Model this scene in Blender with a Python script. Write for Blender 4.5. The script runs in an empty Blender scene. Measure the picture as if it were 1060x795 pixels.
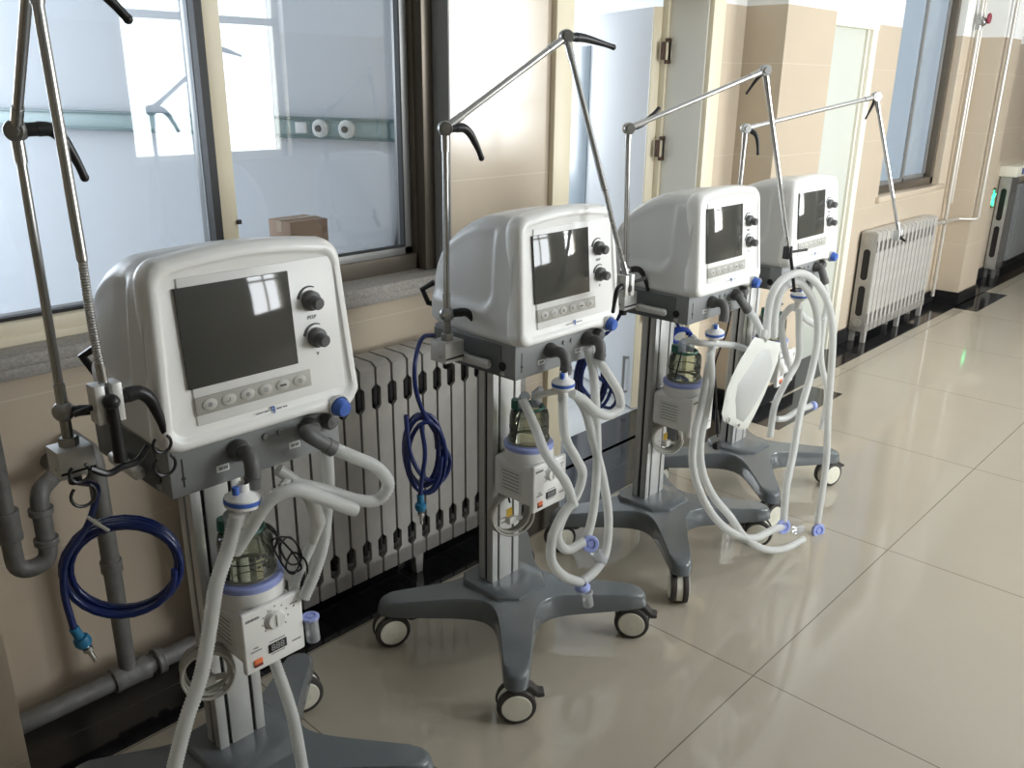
import bpy, bmesh, math, random
from mathutils import Vector, Matrix
random.seed(4)
PI = math.pi
S = bpy.context.scene
COL = S.collection

# ------------------------------------------------------------------ camera
H = 1.55
F_PX, CX, CY = 900.0, 530.0, 397.5
PITCH, ROLL, YAW = math.radians(19.1), math.radians(0.66), math.radians(43.1)
fw = Vector((math.cos(YAW) * math.cos(PITCH), math.sin(YAW) * math.cos(PITCH), -math.sin(PITCH)))
r0 = Vector((math.sin(YAW), -math.cos(YAW), 0)); u0 = r0.cross(fw)
RT = r0 * math.cos(ROLL) + u0 * math.sin(ROLL)
UP = u0 * math.cos(ROLL) - r0 * math.sin(ROLL)
EYE = Vector((0, 0, H))
cam = bpy.data.cameras.new('camera'); cam.sensor_width = 36; cam.lens = F_PX / 1060 * 36
co = bpy.data.objects.new('camera', cam); COL.objects.link(co)
m = Matrix((RT, UP, -fw)).transposed().to_4x4(); m.translation = EYE
co.matrix_world = m; S.camera = co

def P(x, y, Y):            # measured photo point standing in the vertical plane at depth Y
    d = RT * ((x - CX) / F_PX) - UP * ((y - CY) / F_PX) + fw
    return EYE + d * (Y / d.y)
def PX(x, y, X):
    d = RT * ((x - CX) / F_PX) - UP * ((y - CY) / F_PX) + fw
    return EYE + d * (X / d.x)

# ------------------------------------------------------------------ materials
def new_mat(name):
    m = bpy.data.materials.new(name); m.use_nodes = True
    return m, m.node_tree.nodes, m.node_tree.links
def pbr(name, col, rough=.5, metal=0, spec=.5, alpha=1, trans=0, noise=0, nscale=20, bump=0, coat=0, emit=None, estr=0, ior=1.45, sss=0):
    m, N, L = new_mat(name); b = N['Principled BSDF']
    b.inputs['Base Color'].default_value = (*col, 1); b.inputs['Roughness'].default_value = rough
    b.inputs['Metallic'].default_value = metal; b.inputs['Specular IOR Level'].default_value = spec
    b.inputs['Alpha'].default_value = alpha; b.inputs['Transmission Weight'].default_value = trans
    b.inputs['Coat Weight'].default_value = coat; b.inputs['IOR'].default_value = ior
    if emit: b.inputs['Emission Color'].default_value = (*emit, 1); b.inputs['Emission Strength'].default_value = estr
    if noise or bump:
        tc = N.new('ShaderNodeTexCoord'); nz = N.new('ShaderNodeTexNoise'); nz.inputs['Scale'].default_value = nscale
        nz.inputs['Detail'].default_value = 4
        L.new(tc.outputs['Object'], nz.inputs['Vector'])
        if noise:
            mx = N.new('ShaderNodeMix'); mx.data_type = 'RGBA'; 
            mx.inputs[6].default_value = (*[c * (1 - noise) for c in col], 1)
            mx.inputs[7].default_value = (*[min(1, c * (1 + noise)) for c in col], 1)
            L.new(nz.outputs['Fac'], mx.inputs[0]); L.new(mx.outputs[2], b.inputs['Base Color'])
        if bump:
            bp = N.new('ShaderNodeBump'); bp.inputs['Strength'].default_value = bump; bp.inputs['Distance'].default_value = .01
            L.new(nz.outputs['Fac'], bp.inputs['Height']); L.new(bp.outputs[0], b.inputs['Normal'])
    return m
def glassy(name, tint, refl=1.0, rough=0.0, dif=(.8, .8, .8), difmix=0.0, ior=1.5):
    m, N, L = new_mat(name); N.remove(N['Principled BSDF']); out = N['Material Output']
    tr = N.new('ShaderNodeBsdfTransparent'); tr.inputs[0].default_value = (*tint, 1)
    gl = N.new('ShaderNodeBsdfGlossy'); gl.inputs['Roughness'].default_value = rough
    fr = N.new('ShaderNodeFresnel'); fr.inputs[0].default_value = ior
    mu = N.new('ShaderNodeMath'); mu.operation = 'MULTIPLY'; mu.inputs[1].default_value = refl; mu.use_clamp = True
    L.new(fr.outputs[0], mu.inputs[0])
    base = tr.outputs[0]
    if difmix:
        df = N.new('ShaderNodeBsdfDiffuse'); df.inputs[0].default_value = (*dif, 1)
        tl = N.new('ShaderNodeBsdfTranslucent'); tl.inputs[0].default_value = (*dif, 1)
        a = N.new('ShaderNodeMixShader'); a.inputs[0].default_value = .45
        L.new(df.outputs[0], a.inputs[1]); L.new(tl.outputs[0], a.inputs[2])
        b = N.new('ShaderNodeMixShader'); b.inputs[0].default_value = difmix
        L.new(tr.outputs[0], b.inputs[1]); L.new(a.outputs[0], b.inputs[2]); base = b.outputs[0]
    mx = N.new('ShaderNodeMixShader'); L.new(mu.outputs[0], mx.inputs[0]); L.new(base, mx.inputs[1]); L.new(gl.outputs[0], mx.inputs[2])
    L.new(mx.outputs[0], out.inputs[0])
    return m
def tile_mat(name, col, grout, step, offs, width=.003, rough=.2, top=None, topcol=(.8, .8, .8), var=.05, floor=False, bump=0, spec=.5):
    """grid of joints on world axes; above 'top' the wall is painted"""
    m, N, L = new_mat(name); b = N['Principled BSDF']
    g = N.new('ShaderNodeNewGeometry'); sp = N.new('ShaderNodeSeparateXYZ'); L.new(g.outputs['Position'], sp.inputs[0])
    def M(op, a, bb=None, clamp=False):
        n = N.new('ShaderNodeMath'); n.operation = op; n.use_clamp = clamp
        for i, v in enumerate((a, bb)):
            if v is None: continue
            if isinstance(v, (int, float)): n.inputs[i].default_value = v
            else: L.new(v, n.inputs[i])
        return n.outputs[0]
    def line(sock, st, of, w):
        fr = M('FRACT', M('DIVIDE', M('SUBTRACT', sock, of - w / 2), st))
        return M('LESS_THAN', fr, w / st)
    ax = ('X', 'Y') if floor else ('X', 'Z')
    fac = None
    for a, st, of in zip(ax, step, offs):
        if not st: continue
        l = line(sp.outputs[a], st, of, width)
        fac = l if fac is None else M('MAXIMUM', fac, l)
    nz = N.new('ShaderNodeTexNoise'); nz.inputs['Scale'].default_value = 3.0; nz.inputs['Detail'].default_value = 5; L.new(g.outputs['Position'], nz.inputs['Vector'])
    vm = N.new('ShaderNodeMix'); vm.data_type = 'RGBA'
    vm.inputs[6].default_value = (*[c * (1 - var) for c in col], 1); vm.inputs[7].default_value = (*[c * (1 + var) for c in col], 1)
    L.new(nz.outputs['Fac'], vm.inputs[0])
    gm = N.new('ShaderNodeMix'); gm.data_type = 'RGBA'; L.new(fac, gm.inputs[0]); L.new(vm.outputs[2], gm.inputs[6]); gm.inputs[7].default_value = (*grout, 1)
    res = gm.outputs[2]; ro = rough
    if top is not None:
        tf = M('GREATER_THAN', sp.outputs['Z'], top)
        tm = N.new('ShaderNodeMix'); tm.data_type = 'RGBA'; L.new(tf, tm.inputs[0]); L.new(res, tm.inputs[6]); tm.inputs[7].default_value = (*topcol, 1); res = tm.outputs[2]
        rr = M('ADD', M('MULTIPLY', tf, .6), rough, True); L.new(rr, b.inputs['Roughness'])
    else: b.inputs['Roughness'].default_value = rough
    b.inputs['Specular IOR Level'].default_value = spec
    L.new(res, b.inputs['Base Color'])
    return m

WALLT = tile_mat('beige_wall_tile', (.57, .48, .37), (.64, .565, .46), (0, .4), (.62, .045), .0035, .16, 1.885, (.80, .80, .77))
FLOORT = tile_mat('polished_floor_tile', (.425, .38, .305), (.16, .135, .10), (.965, .965), (1.94, .885), .0035, .07, floor=True, var=.04, spec=.6)
BLACKT = tile_mat('black_border_tile', (.012, .012, .013), (.05, .05, .048), (.6, .14), (.4, 1.995), .003, .1, floor=True)
ROOMFLOOR = tile_mat('pale_room_floor', (.55, .56, .56), (.4, .4, .4), (.8, .8), (2.6, 2.6), .004, .25, floor=True)
PAINT = pbr('white_paint', (.78, .79, .80), .8)
BLUEWALL = pbr('pale_blue_paint', (.70, .72, .745), .7)
OPPWALL = tile_mat('opposite_wall_tile', (.50, .44, .34), (.6, .55, .46), (0, .4), (.62, .045), .004, .3, 1.885, (.75, .75, .73))
CREAM = pbr('cream_enamel', (.78, .70, .52), .4)
CREAMW = pbr('pale_cream_enamel', (.80, .77, .66), .4)
BRONZE = pbr('bronze_aluminium', (.17, .145, .115), .38, .6)
GREYAL = pbr('grey_aluminium_frame', (.30, .30, .29), .4, .5)
RUBBER = pbr('black_rubber', (.012, .012, .012), .5)
GRANITE = pbr('grey_granite', (.33, .31, .28), .5, noise=.5, nscale=120)
WINGLASS = glassy('window_glass', (.88, .91, .94), 1.0, 0.0, ior=1.55)
FROST = glassy('frosted_window_glass', (.7, .8, .88), 1.0, .1, (.62, .72, .82), .8)
WHITEP = pbr('white_plastic', (.90, .895, .865), .32, coat=.1)
SHELL = pbr('pale_grey_plastic', (.70, .70, .68), .36)
GREYP = pbr('mid_grey_plastic', (.27, .28, .28), .45)
DGREY = pbr('dark_grey_rubber', (.13, .13, .128), .5)
BASEG = pbr('grey_moulded_base', (.135, .15, .158), .24, coat=.25)
ALU = pbr('brushed_aluminium', (.66, .66, .64), .42, .45)
STEEL = pbr('bright_steel', (.55, .55, .54), .26, .95)
DSTEEL = pbr('satin_grey_steel', (.38, .38, .37), .32, .9)
SLOT = pbr('black_slot', (.012, .012, .013), .4)
BLACK = pbr('black_plastic', (.015, .015, .016), .35)
SCREEN = pbr('dark_screen_glass', (.07, .07, .063), .06, spec=.5, ior=1.5)
BTN = pbr('grey_button_strip', (.42, .41, .37), .5)
BTNL = pbr('pale_button', (.52, .51, .47), .5)
INK = pbr('dark_ink', (.05, .05, .05), .6)
GINK = pbr('grey_ink', (.25, .25, .26), .6)
BINK = pbr('blue_ink', (.05, .15, .45), .5)
LIGHTP = pbr('pale_label', (.8, .8, .76), .6)
BLUEP = pbr('blue_plastic', (.07, .16, .55), .35)
VIOLET = pbr('violet_plastic', (.36, .42, .78), .35)
BLUEH = pbr('blue_hose_rubber', (.005, .018, .115), .3, coat=.3)
TEALC = pbr('teal_blue_fitting', (.02, .16, .30), .4)
HOSE = glassy('milky_corrugated_hose', (.95, .96, .95), .45, .3, (.93, .935, .91), .80)
CLEAR = glassy('clear_plastic', (.86, .9, .92), 1.0, .2, (.86, .88, .93), .50)
MILK = glassy('milky_plastic', (.9, .9, .88), .6, .25, (.84, .84, .8), .9)
BAGM = pbr('grey_white_test_lung', (.66, .67, .62), .5)
BAGI = pbr('grey_lung_chamber', (.50, .51, .49), .45)
GLASSC = glassy('chamber_glass', (.80, .82, .72), 1.3, .03, (.50, .52, .40), .22)
GREENP = pbr('green_plastic', (.03, .16, .11), .4)
TYRE = pbr('dark_tyre', (.055, .05, .045), .55)
HUB = pbr('cream_wheel_disc', (.80, .78, .66), .4)
RADM = pbr('silver_radiator_paint', (.40, .385, .355), .42, .25, noise=.22, nscale=14)
RADW = pbr('scratched_silver_radiator', (.58, .56, .52), .38, .3, noise=.3, nscale=22)
GAPSHADE = pbr('radiator_gap_shade', (.03, .028, .026), .7)  # near black: paints the shade between and behind radiator sections
IRON = pbr('grey_painted_iron', (.17, .165, .155), .55, .25, noise=.35, nscale=30, bump=.3)
PIPEL = pbr('silver_pipe', (.55, .52, .46), .4, .5)
CARD = pbr('cardboard', (.36, .24, .17), .8)
TEALR = pbr('grey_green_rail', (.34, .46, .46), .4)
TEALD = pbr('dark_rail_edge', (.14, .22, .23), .4)
YEL = pbr('yellow_tag', (.75, .48, .05), .5)
CORDG = pbr('beige_grey_cord', (.50, .49, .44), .5)
ORANGE = pbr('orange_switch', (.85, .22, .08), .5)
GREENL = pbr('green_sign', (.02, .35, .12), .5, emit=(.05, 1, .35), estr=2.2)
BROWN = pbr('brown_hinge', (.11, .07, .05), .4, .6)
RED = pbr('dark_red_valve', (.25, .03, .05), .5)
LEAF = pbr('white_door_leaf', (.86, .88, .90), .4)
GDOOR = pbr('grey_green_door', (.55, .57, .51), .5)

# ------------------------------------------------------------------ mesh building
class MB:
    def __init__(s): s.bm = bmesh.new(); s.mats = []
    def mi(s, mat):
        if mat not in s.mats: s.mats.append(mat)
        return s.mats.index(mat)
    def add(s, verts, faces, mat=None, smooth=True):
        i = s.mi(mat); vs = [s.bm.verts.new(v) for v in verts]
        for f in faces:
            try:
                q = s.bm.faces.new([vs[k] for k in f]); q.material_index = i; q.smooth = smooth
            except ValueError: pass
        return vs
    def box(s, c, d, mat=None, bev=0, rot=None, seg=2):
        b = bmesh.new(); bmesh.ops.create_cube(b, size=1)
        for v in b.verts: v.co = Vector((v.co.x * d[0], v.co.y * d[1], v.co.z * d[2]))
        if bev: bmesh.ops.bevel(b, geom=b.edges[:], offset=bev, segments=seg, affect='EDGES', profile=.5)
        b.verts.ensure_lookup_table(); b.verts.index_update()
        R = rot.to_3x3() if rot else Matrix.Identity(3)
        c = Vector(c)
        s.add([c + R @ v.co for v in b.verts], [[v.index for v in f.verts] for f in b.faces], mat, smooth=bool(bev))
        b.free(); return s
    def tube(s, pts, r, mat=None, n=12, cap=True, closed=False):
        pts = [Vector(p) for p in pts]; k = len(pts)
        rs = r if isinstance(r, (list, tuple)) else [r] * k
        T = []
        for i in range(k):
            if closed: t = pts[(i + 1) % k] - pts[i - 1]
            else: t = pts[min(i + 1, k - 1)] - pts[max(i - 1, 0)]
            T.append(t.normalized() if t.length > 1e-9 else Vector((0, 0, 1)))
        a = Vector((0, 0, 1)) if abs(T[0].z) < .9 else Vector((1, 0, 0))
        nrm = (a - T[0] * a.dot(T[0])).normalized(); V = []
        for i in range(k):
            nrm = (nrm - T[i] * nrm.dot(T[i]))
            nrm = nrm.normalized() if nrm.length > 1e-6 else T[i].orthogonal().normalized()
            bn = T[i].cross(nrm)
            for j in range(n):
                an = 2 * PI * j / n
                V.append(pts[i] + (nrm * math.cos(an) + bn * math.sin(an)) * rs[i])
        Fc = []
        for i in range(k if closed else k - 1):
            i2 = (i + 1) % k
            for j in range(n):
                j2 = (j + 1) % n
                Fc.append([i * n + j, i * n + j2, i2 * n + j2, i2 * n + j])
        if cap and not closed: Fc.append(list(range(n))[::-1]); Fc.append([(k - 1) * n + j for j in range(n)])
        s.add(V, Fc, mat); return s
    def cyl(s, a, b, r, mat=None, n=20, r2=None, bev=0):
        a, b = Vector(a), Vector(b); r2 = r if r2 is None else r2
        if bev:
            d = (b - a).normalized() * bev
            s.tube([a, a + d * .001, a + d, b - d, b - d * .001, b], [r - bev, r - bev * .98, r, r2, r2 - bev * .98, r2 - bev], mat, n)
        else: s.tube([a, b], [r, r2], mat, n)
        return s
    def ball(s, c, r, mat=None, sc=(1, 1, 1), n=16):
        V = []; Fc = []
        c = Vector(c); h = n // 2
        for i in range(h + 1):
            ph = PI * i / h
            for j in range(n):
                th = 2 * PI * j / n
                V.append(c + Vector((math.sin(ph) * math.cos(th) * sc[0], math.sin(ph) * math.sin(th) * sc[1], math.cos(ph) * sc[2])) * r)
        for i in range(h):
            for j in range(n): Fc.append([i * n + j, (i + 1) * n + j, (i + 1) * n + (j + 1) % n, i * n + (j + 1) % n])
        s.add(V, Fc, mat); return s
    def lathe(s, prof, c, mat=None, n=28, axis=None, rfun=None):
        # prof: (radius, height) pairs; axis: direction
        c = Vector(c); ax = (Vector(axis) if axis else Vector((0, 0, 1))).normalized()
        u = ax.orthogonal().normalized(); w = ax.cross(u); V = []; Fc = []
        for (r, h) in prof:
            for j in range(n):
                an = 2 * PI * j / n
                V.append(c + ax * h + (u * math.cos(an) + w * math.sin(an)) * r)
        for i in range(len(prof) - 1):
            for j in range(n): Fc.append([i * n + j, i * n + (j + 1) % n, (i + 1) * n + (j + 1) % n, (i + 1) * n + j])
        s.add(V, Fc, mat); return s
    def prism(s, poly, y0, y1, mat=None, axis='y', bev=0):
        # poly in (x,z), extruded along y (or (x,y) along z, (y,z) along x)
        b = bmesh.new()
        def mk(p, t):
            return {'y': (p[0], t, p[1]), 'z': (p[0], p[1], t), 'x': (t, p[0], p[1])}[axis]
        f0 = b.faces.new([b.verts.new(mk(p, y0)) for p in poly])
        r = bmesh.ops.extrude_face_region(b, geom=[f0])
        d = {'y': (0, y1 - y0, 0), 'z': (0, 0, y1 - y0), 'x': (y1 - y0, 0, 0)}[axis]
        bmesh.ops.translate(b, verts=[v for v in r['geom'] if isinstance(v, bmesh.types.BMVert)], vec=d)
        bmesh.ops.recalc_face_normals(b, faces=b.faces[:])
        if bev: bmesh.ops.bevel(b, geom=b.edges[:], offset=bev, segments=2, affect='EDGES')
        b.verts.index_update()
        s.add([v.co.copy() for v in b.verts], [[v.index for v in f.verts] for f in b.faces], mat, smooth=bool(bev)); b.free(); return s
    def build(s, name, mat=None, parent=None, loc=None, autosmooth=True, recalc=True):
        if recalc: bmesh.ops.recalc_face_normals(s.bm, faces=s.bm.faces[:])
        me = bpy.data.meshes.new(name)
        s.mats = [mat if q is None else q for q in s.mats]
        s.bm.to_mesh(me); s.bm.free()
        for mm in s.mats:
            if mm is not None: me.materials.append(mm)
        if autosmooth:
            try: me.set_sharp_from_angle(angle=math.radians(38))
            except Exception: pass
        o = bpy.data.objects.new(name, me); COL.objects.link(o)
        if parent: o.parent = parent
        if loc: o.location = loc
        return o
def text(name, s, size, mat, parent, loc, rot=(PI / 2, 0, 0), depth=.0004, align='CENTER'):
    cu = bpy.data.curves.new(name, 'FONT'); cu.body = s; cu.size = size; cu.extrude = depth; cu.align_x = align; cu.align_y = 'CENTER'
    o = bpy.data.objects.new(name, cu); COL.objects.link(o)
    bpy.context.view_layer.update()
    me = bpy.data.meshes.new_from_object(o.evaluated_get(bpy.context.evaluated_depsgraph_get()))
    bpy.data.objects.remove(o); me.materials.clear(); me.materials.append(mat)
    o = bpy.data.objects.new(name, me); COL.objects.link(o); o.parent = parent; o.location = loc; o.rotation_euler = rot
    return o
def empty(name, loc=(0, 0, 0), rz=0):
    o = bpy.data.objects.new(name, None); COL.objects.link(o); o.location = loc; o.rotation_euler.z = rz; o.empty_display_size = .05
    return o
def tag(o, label=None, cat=None, group=None, kind=None):
    if label: o['label'] = label
    if cat: o['category'] = cat
    if group: o['group'] = group
    if kind: o['kind'] = kind
    return o
def struct(o): o['kind'] = 'structure'; return o
def copy_tree(o, parent=None):
    c = o.copy(); COL.objects.link(c)
    if parent: c.parent = parent
    for ch in list(o.children): copy_tree(ch, c)
    return c
def spline(pts, step=.003, closed=False):
    pts = [Vector(p) for p in pts]; n = len(pts); out = []
    rng = range(n) if closed else range(n - 1)
    for i in rng:
        p1, p2 = pts[i], pts[(i + 1) % n]
        p0 = pts[i - 1] if (closed or i > 0) else p1 * 2 - p2
        p3 = pts[(i + 2) % n] if (closed or i + 2 < n) else p2 * 2 - p1
        k = max(2, int((p2 - p1).length / step))
        # centripetal
        def tj(ti, a, b): return ti + max((b - a).length, 1e-5) ** .5
        t0 = 0; t1 = tj(t0, p0, p1); t2 = tj(t1, p1, p2); t3 = tj(t2, p2, p3)
        for q in range(k):
            t = t1 + (t2 - t1) * q / k
            A1 = p0 * ((t1 - t) / (t1 - t0)) + p1 * ((t - t0) / (t1 - t0))
            A2 = p1 * ((t2 - t) / (t2 - t1)) + p2 * ((t - t1) / (t2 - t1))
            A3 = p2 * ((t3 - t) / (t3 - t2)) + p3 * ((t - t2) / (t3 - t2))
            B1 = A1 * ((t2 - t) / (t2 - t0)) + A2 * ((t - t0) / (t2 - t0))
            B2 = A2 * ((t3 - t) / (t3 - t1)) + A3 * ((t - t1) / (t3 - t1))
            out.append(B1 * ((t2 - t) / (t2 - t1)) + B2 * ((t - t1) / (t2 - t1)))
    if not closed: out.append(pts[-1])
    return out
def hose(name, pts, r, mat, parent=None, corr=True, step=.003, n=12):
    p = spline(pts, step if corr else max(step, r * .8))
    b = MB()
    rs = [r + (.0010 if i % 2 else -.0010) for i in range(len(p))] if corr else [r] * len(p)
    b.tube(p, rs, None, n)
    return b.build(name, mat, parent, autosmooth=False)

# ------------------------------------------------------------------ the corridor
WY = 2.13           # tiled wall face
def wall_boxes(name, boxes, mat):
    b = MB()
    for (x0, x1, y0, y1, z0, z1) in boxes:
        b.box(((x0 + x1) / 2, (y0 + y1) / 2, (z0 + z1) / 2), (x1 - x0, y1 - y0, z1 - z0))
    return struct(b.build(name, mat))
YB = WY + .22       # wall thickness
TOPZ = 2.75
W1 = (-.75, 1.955, .95, 2.6)         # near window x0,x1,z0,z1
D1 = (2.55, 3.47, 1.90)
D2 = (4.42, 5.15, 1.86)
W3 = (5.62, 6.72, .90, 2.5)
wall_boxes('wall_left', [
    (-2, W1[0], WY, YB, 0, TOPZ), (W1[0], W1[1], WY, YB, 0, W1[2] - .045), (W1[0], W1[1], WY, YB, W1[3], TOPZ),
    (W1[1], D1[0], WY, YB, 0, TOPZ), (D1[0], D1[1], WY, YB, 2.45, TOPZ), (D1[1], D2[0], WY, YB, 0, TOPZ),
    (D2[0], D2[1], WY, YB, D2[2] + .04, TOPZ), (D2[1], W3[0], WY, YB, 0, TOPZ), (W3[0], W3[1], WY, YB, 0, W3[2] - .035),
    (W3[0], W3[1], WY, YB, W3[3], TOPZ), (W3[1], 14, WY, YB, 0, TOPZ)], WALLT)
wall_boxes('wall_pier_near', [(-2, .425, 1.93, WY + .01, 0, TOPZ)], WALLT)
wall_boxes('wall_pier_middle', [(3.78, 4.27, 1.93, WY + .01, 0, TOPZ)], WALLT)
wall_boxes('wall_pier_far', [(7.0, 7.42, 1.95, WY + .01, 0, TOPZ)], WALLT)
wall_boxes('floor', [(-2.2, 14, -1.6, WY, -.05, 0)], FLOORT)
wall_boxes('floor_doorway', [(-1.2, 5.4, WY, 7.2, -.05, -.0005)], ROOMFLOOR)
wall_boxes('trim_1', [(-2, 4.0, 1.855, WY + .02, -.01, .0012), (4.0, 14, 1.92, WY + .02, -.01, .0012), (2.55, 3.47, WY, YB, -.01, .0012)], BLACKT)
wall_boxes('trim_2', [(3.68, 4.40, 1.70, 1.90, -.01, .0013), (-2, .56, 1.70, 1.86, -.01, .0013)], BLACKT)
wall_boxes('trim_3', [(6.86, 7.62, 1.76, 1.93, -.01, .0012)], BLACKT)
wall_boxes('baseboard_left', [(.95, 2.44, WY - .012, WY, 0, .09), (3.58, 3.78, WY - .012, WY, 0, .09), (4.27, 4.42, WY - .012, WY, 0, .09),
    (5.22, 7.0, WY - .012, WY, 0, .09), (7.42, 14, WY - .012, WY, 0, .09),
    (3.768, 4.282, 1.918, 1.93, 0, .09), (3.768, 3.78, 1.93, WY, 0, .09), (6.988, 7.432, 1.938, 1.95, 0, .09), (6.988, 7.0, 1.95, WY, 0, .09)], SLOT)
wall_boxes('ceiling', [(-2.2, 14, -1.6, WY + .3, TOPZ, TOPZ + .1)], PAINT)
# the window side across the corridor
OW = [(2.6, 3.85), (5.1, 6.35)]
OY = -1.4; oz0, oz1 = 1.0, 2.35
bx = [(-2.2, 14, OY - .2, OY, 0, oz0), (-2.2, 14, OY - .2, OY, oz1, TOPZ)]
xs = [-2.2] + [v for w in OW for v in w] + [14]
for i in range(0, len(xs), 2): bx.append((xs[i], xs[i + 1], OY - .2, OY, oz0, oz1))
wall_boxes('wall_right', bx, OPPWALL)
wall_boxes('wall_end', [(14, 14.1, -1.6, YB, 0, TOPZ)], OPPWALL)
wall_boxes('wall_back', [(-2.3, -2.2, -1.6, YB, 0, TOPZ)], OPPWALL)
for i, (a, b_) in enumerate(OW):
    b = MB()
    for x in (a + .025, (a + b_) / 2, b_ - .025): b.box((x, OY - .1, (oz0 + oz1) / 2), (.05, .06, oz1 - oz0))
    for z in (oz0 + .025, oz1 - .025, 1.95): b.box(((a + b_) / 2, OY - .1, z), (b_ - a, .06, .05))
    struct(b.build('window_%d' % (i + 4), CREAMW))

# ---- near window
def winframe(b, x0, x1, z0, z1, y, w, d, mat=None):
    for x in (x0 + w / 2, x1 - w / 2): b.box((x, y, (z0 + z1) / 2), (w, d, z1 - z0), mat, .003)
    for z in (z0 + w / 2, z1 - w / 2): b.box(((x0 + x1) / 2, y, z), (x1 - x0, d, w), mat, .003)
w1 = struct(empty('window_1', (0, 0, 0)))
b = MB(); winframe(b, W1[0], W1[1], W1[2], W1[3], 2.27, .055, .09); b.box((1.93, 2.21, 1.78), (.045, .05, 1.66), None, .003)
b.build('outer_frame', BRONZE, w1)
b = MB(); winframe(b, 1.175, 1.90, .995, 2.57, 2.262, .035, .035); b.build('sash_frame', GREYAL, w1)
b = MB(); b.box((.46, 2.225, .975), (1.5, .05, .06), None, .004); b.box((.46, 2.21, .955), (1.5, .03, .035), None, .003)
b.box((1.215, 2.225, 1.78), (.05, .05, 1.6), None, .004); b.box((-.3, 2.225, 1.78), (.05, .05, 1.6), None, .004); b.build('cream_sash', CREAM, w1)
b = MB(); b.box((1.181, 2.215, 1.78), (.022, .03, 1.58)); b.box((.45, 2.235, 1.008), (1.46, .02, .012)); b.box((1.863, 2.25, 1.79), (.007, .02, 1.52)); b.box((1.52, 2.25, 1.032), (.68, .02, .006))
b.build('rubber_seal', RUBBER, w1)
b = MB(); b.box((.44, 2.24, 1.79), (1.46, .005, 1.58)); b.build('pane', WINGLASS, w1)
b = MB(); b.box((1.55, 2.268, 1.79), (.68, .005, 1.54)); b.build('pane', WINGLASS, w1)
b = MB(); b.box((1.24, 2.20, 1.18), (.012, .014, .012)); b.build('latch', BLACK, w1)
b = MB(); b.box(((W1[0] + W1[1]) / 2, WY + .06, .93), (W1[1] - W1[0], .17, .045), None, .004); b.box(((W1[0] + W1[1]) / 2, WY - .015, .912), (W1[1] - W1[0], .03, .028), None, .004)
tag(struct(b.build('trim_4', GRANITE)))
b = MB(); b.box((1.957, WY + .085, 1.79), (.006, .20, 1.68)); struct(b.build('trim_5', pbr('grey_reveal_shade', (.30, .30, .29), .6)))  # thin sheet on the window reveal, its shade put into the grey

# ---- far window
w3 = struct(empty('window_2')); b = MB(); winframe(b, W3[0], W3[1], W3[2], W3[3], 2.22, .05, .09); b.build('outer_frame', BRONZE, w3)
b = MB(); winframe(b, 5.67, 6.18, .945, 2.46, 2.205, .03, .035); winframe(b, 6.16, 6.67, .945, 2.46, 2.235, .03, .035); b.build('sash_frame', GREYAL, w3)
b = MB(); b.box((5.93, 2.205, 1.7), (.46, .005, 1.46)); b.build('pane', FROST, w3)
b = MB(); b.box((6.41, 2.235, 1.7), (.46, .005, 1.46)); b.build('pane', FROST, w3)
b = MB(); b.box(((W3[0] + W3[1]) / 2 + .02, WY + .05, .882), (W3[1] - W3[0] + .1, .15, .035), None, .004); struct(b.build('trim_6', WALLT))

# ---- doorway with open white leaf
d1 = struct(empty('door_1'))
b = MB()
b.box((2.505, WY - .008, .985), (.095, .03, 1.97), None, .003); b.box((3.52, WY - .008, .985), (.095, .03, 1.97), None, .003)
b.box((3.01, WY - .008, 1.945), (1.115, .036, .09), None, .003)
b.box((2.56, WY + .12, .95), (.02, .22, 1.9)); b.box((3.463, WY + .205, .95), (.03, .03, 1.9)); b.box((3.01, WY + .12, 1.925), (.92, .22, .05))
b.build('door_frame', CREAM, d1)
b = MB(); b.box((3.47, WY + .095, .95), (.012, .19, 1.9), None, .002); b.build('reveal_panel', pbr('pale_reveal_panel', (.74, .72, .65), .4), d1)
b = MB(); b.box((3.01, WY + .15, 2.2), (.9, .01, .5)); b.build('transom_pane', FROST, d1)
hd = Vector((math.cos(math.radians(66)), math.sin(math.radians(66)), 0)); hp = Vector((3.425, YB + .01, 0)); rot = Matrix.Rotation(math.radians(66), 4, 'Z')
b = MB(); b.box(hp + hd * .40 + Vector((0, 0, .94)), (.80, .038, 1.86), None, .002, rot); b.build('door_leaf', LEAF, d1)
b = MB(); b.box(hp + hd * -.002 + Vector((0, 0, .94)), (.012, .042, 1.86), None, .001, rot); b.build('leaf_edge', CREAM, d1)
off = Vector((-math.sin(math.radians(66)), math.cos(math.radians(66)), 0)) * .022
b = MB(); b.box(hp + hd * .675 + off + Vector((0, 0, .9)), (.20, .006, 1.66), None, .001, rot); b.build('blue_grey_strip', pbr('blue_grey_laminate', (.40, .47, .52), .3), d1)
b = MB(); b.cyl(hp + hd * .05 + off * 2 + Vector((0, 0, .07)), hp + hd * .05 + off * 2 + Vector((0, 0, .27)), .008)
for z in (.08, .26): b.cyl(hp + hd * .05 + Vector((0, 0, z)), hp + hd * .05 + off * 2 + Vector((0, 0, z)), .006)
b.build('pull_bar', DSTEEL, d1)
for z in (1.69, 1.275, .5):
    b = MB()
    c = Vector((3.44, YB - .028, z))
    b.box(c + Vector((-.012, 0, 0)), (.016, .02, .075), None, .003)
    for dz in (-.045, .045): b.box(c + Vector((.012, -.01, dz)), (.036, .014, .016), None, .002)
    b.box(c + Vector((.03, -.01, 0)), (.012, .014, .10), None, .002)
    b.build('hinge', BROWN, d1)
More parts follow.
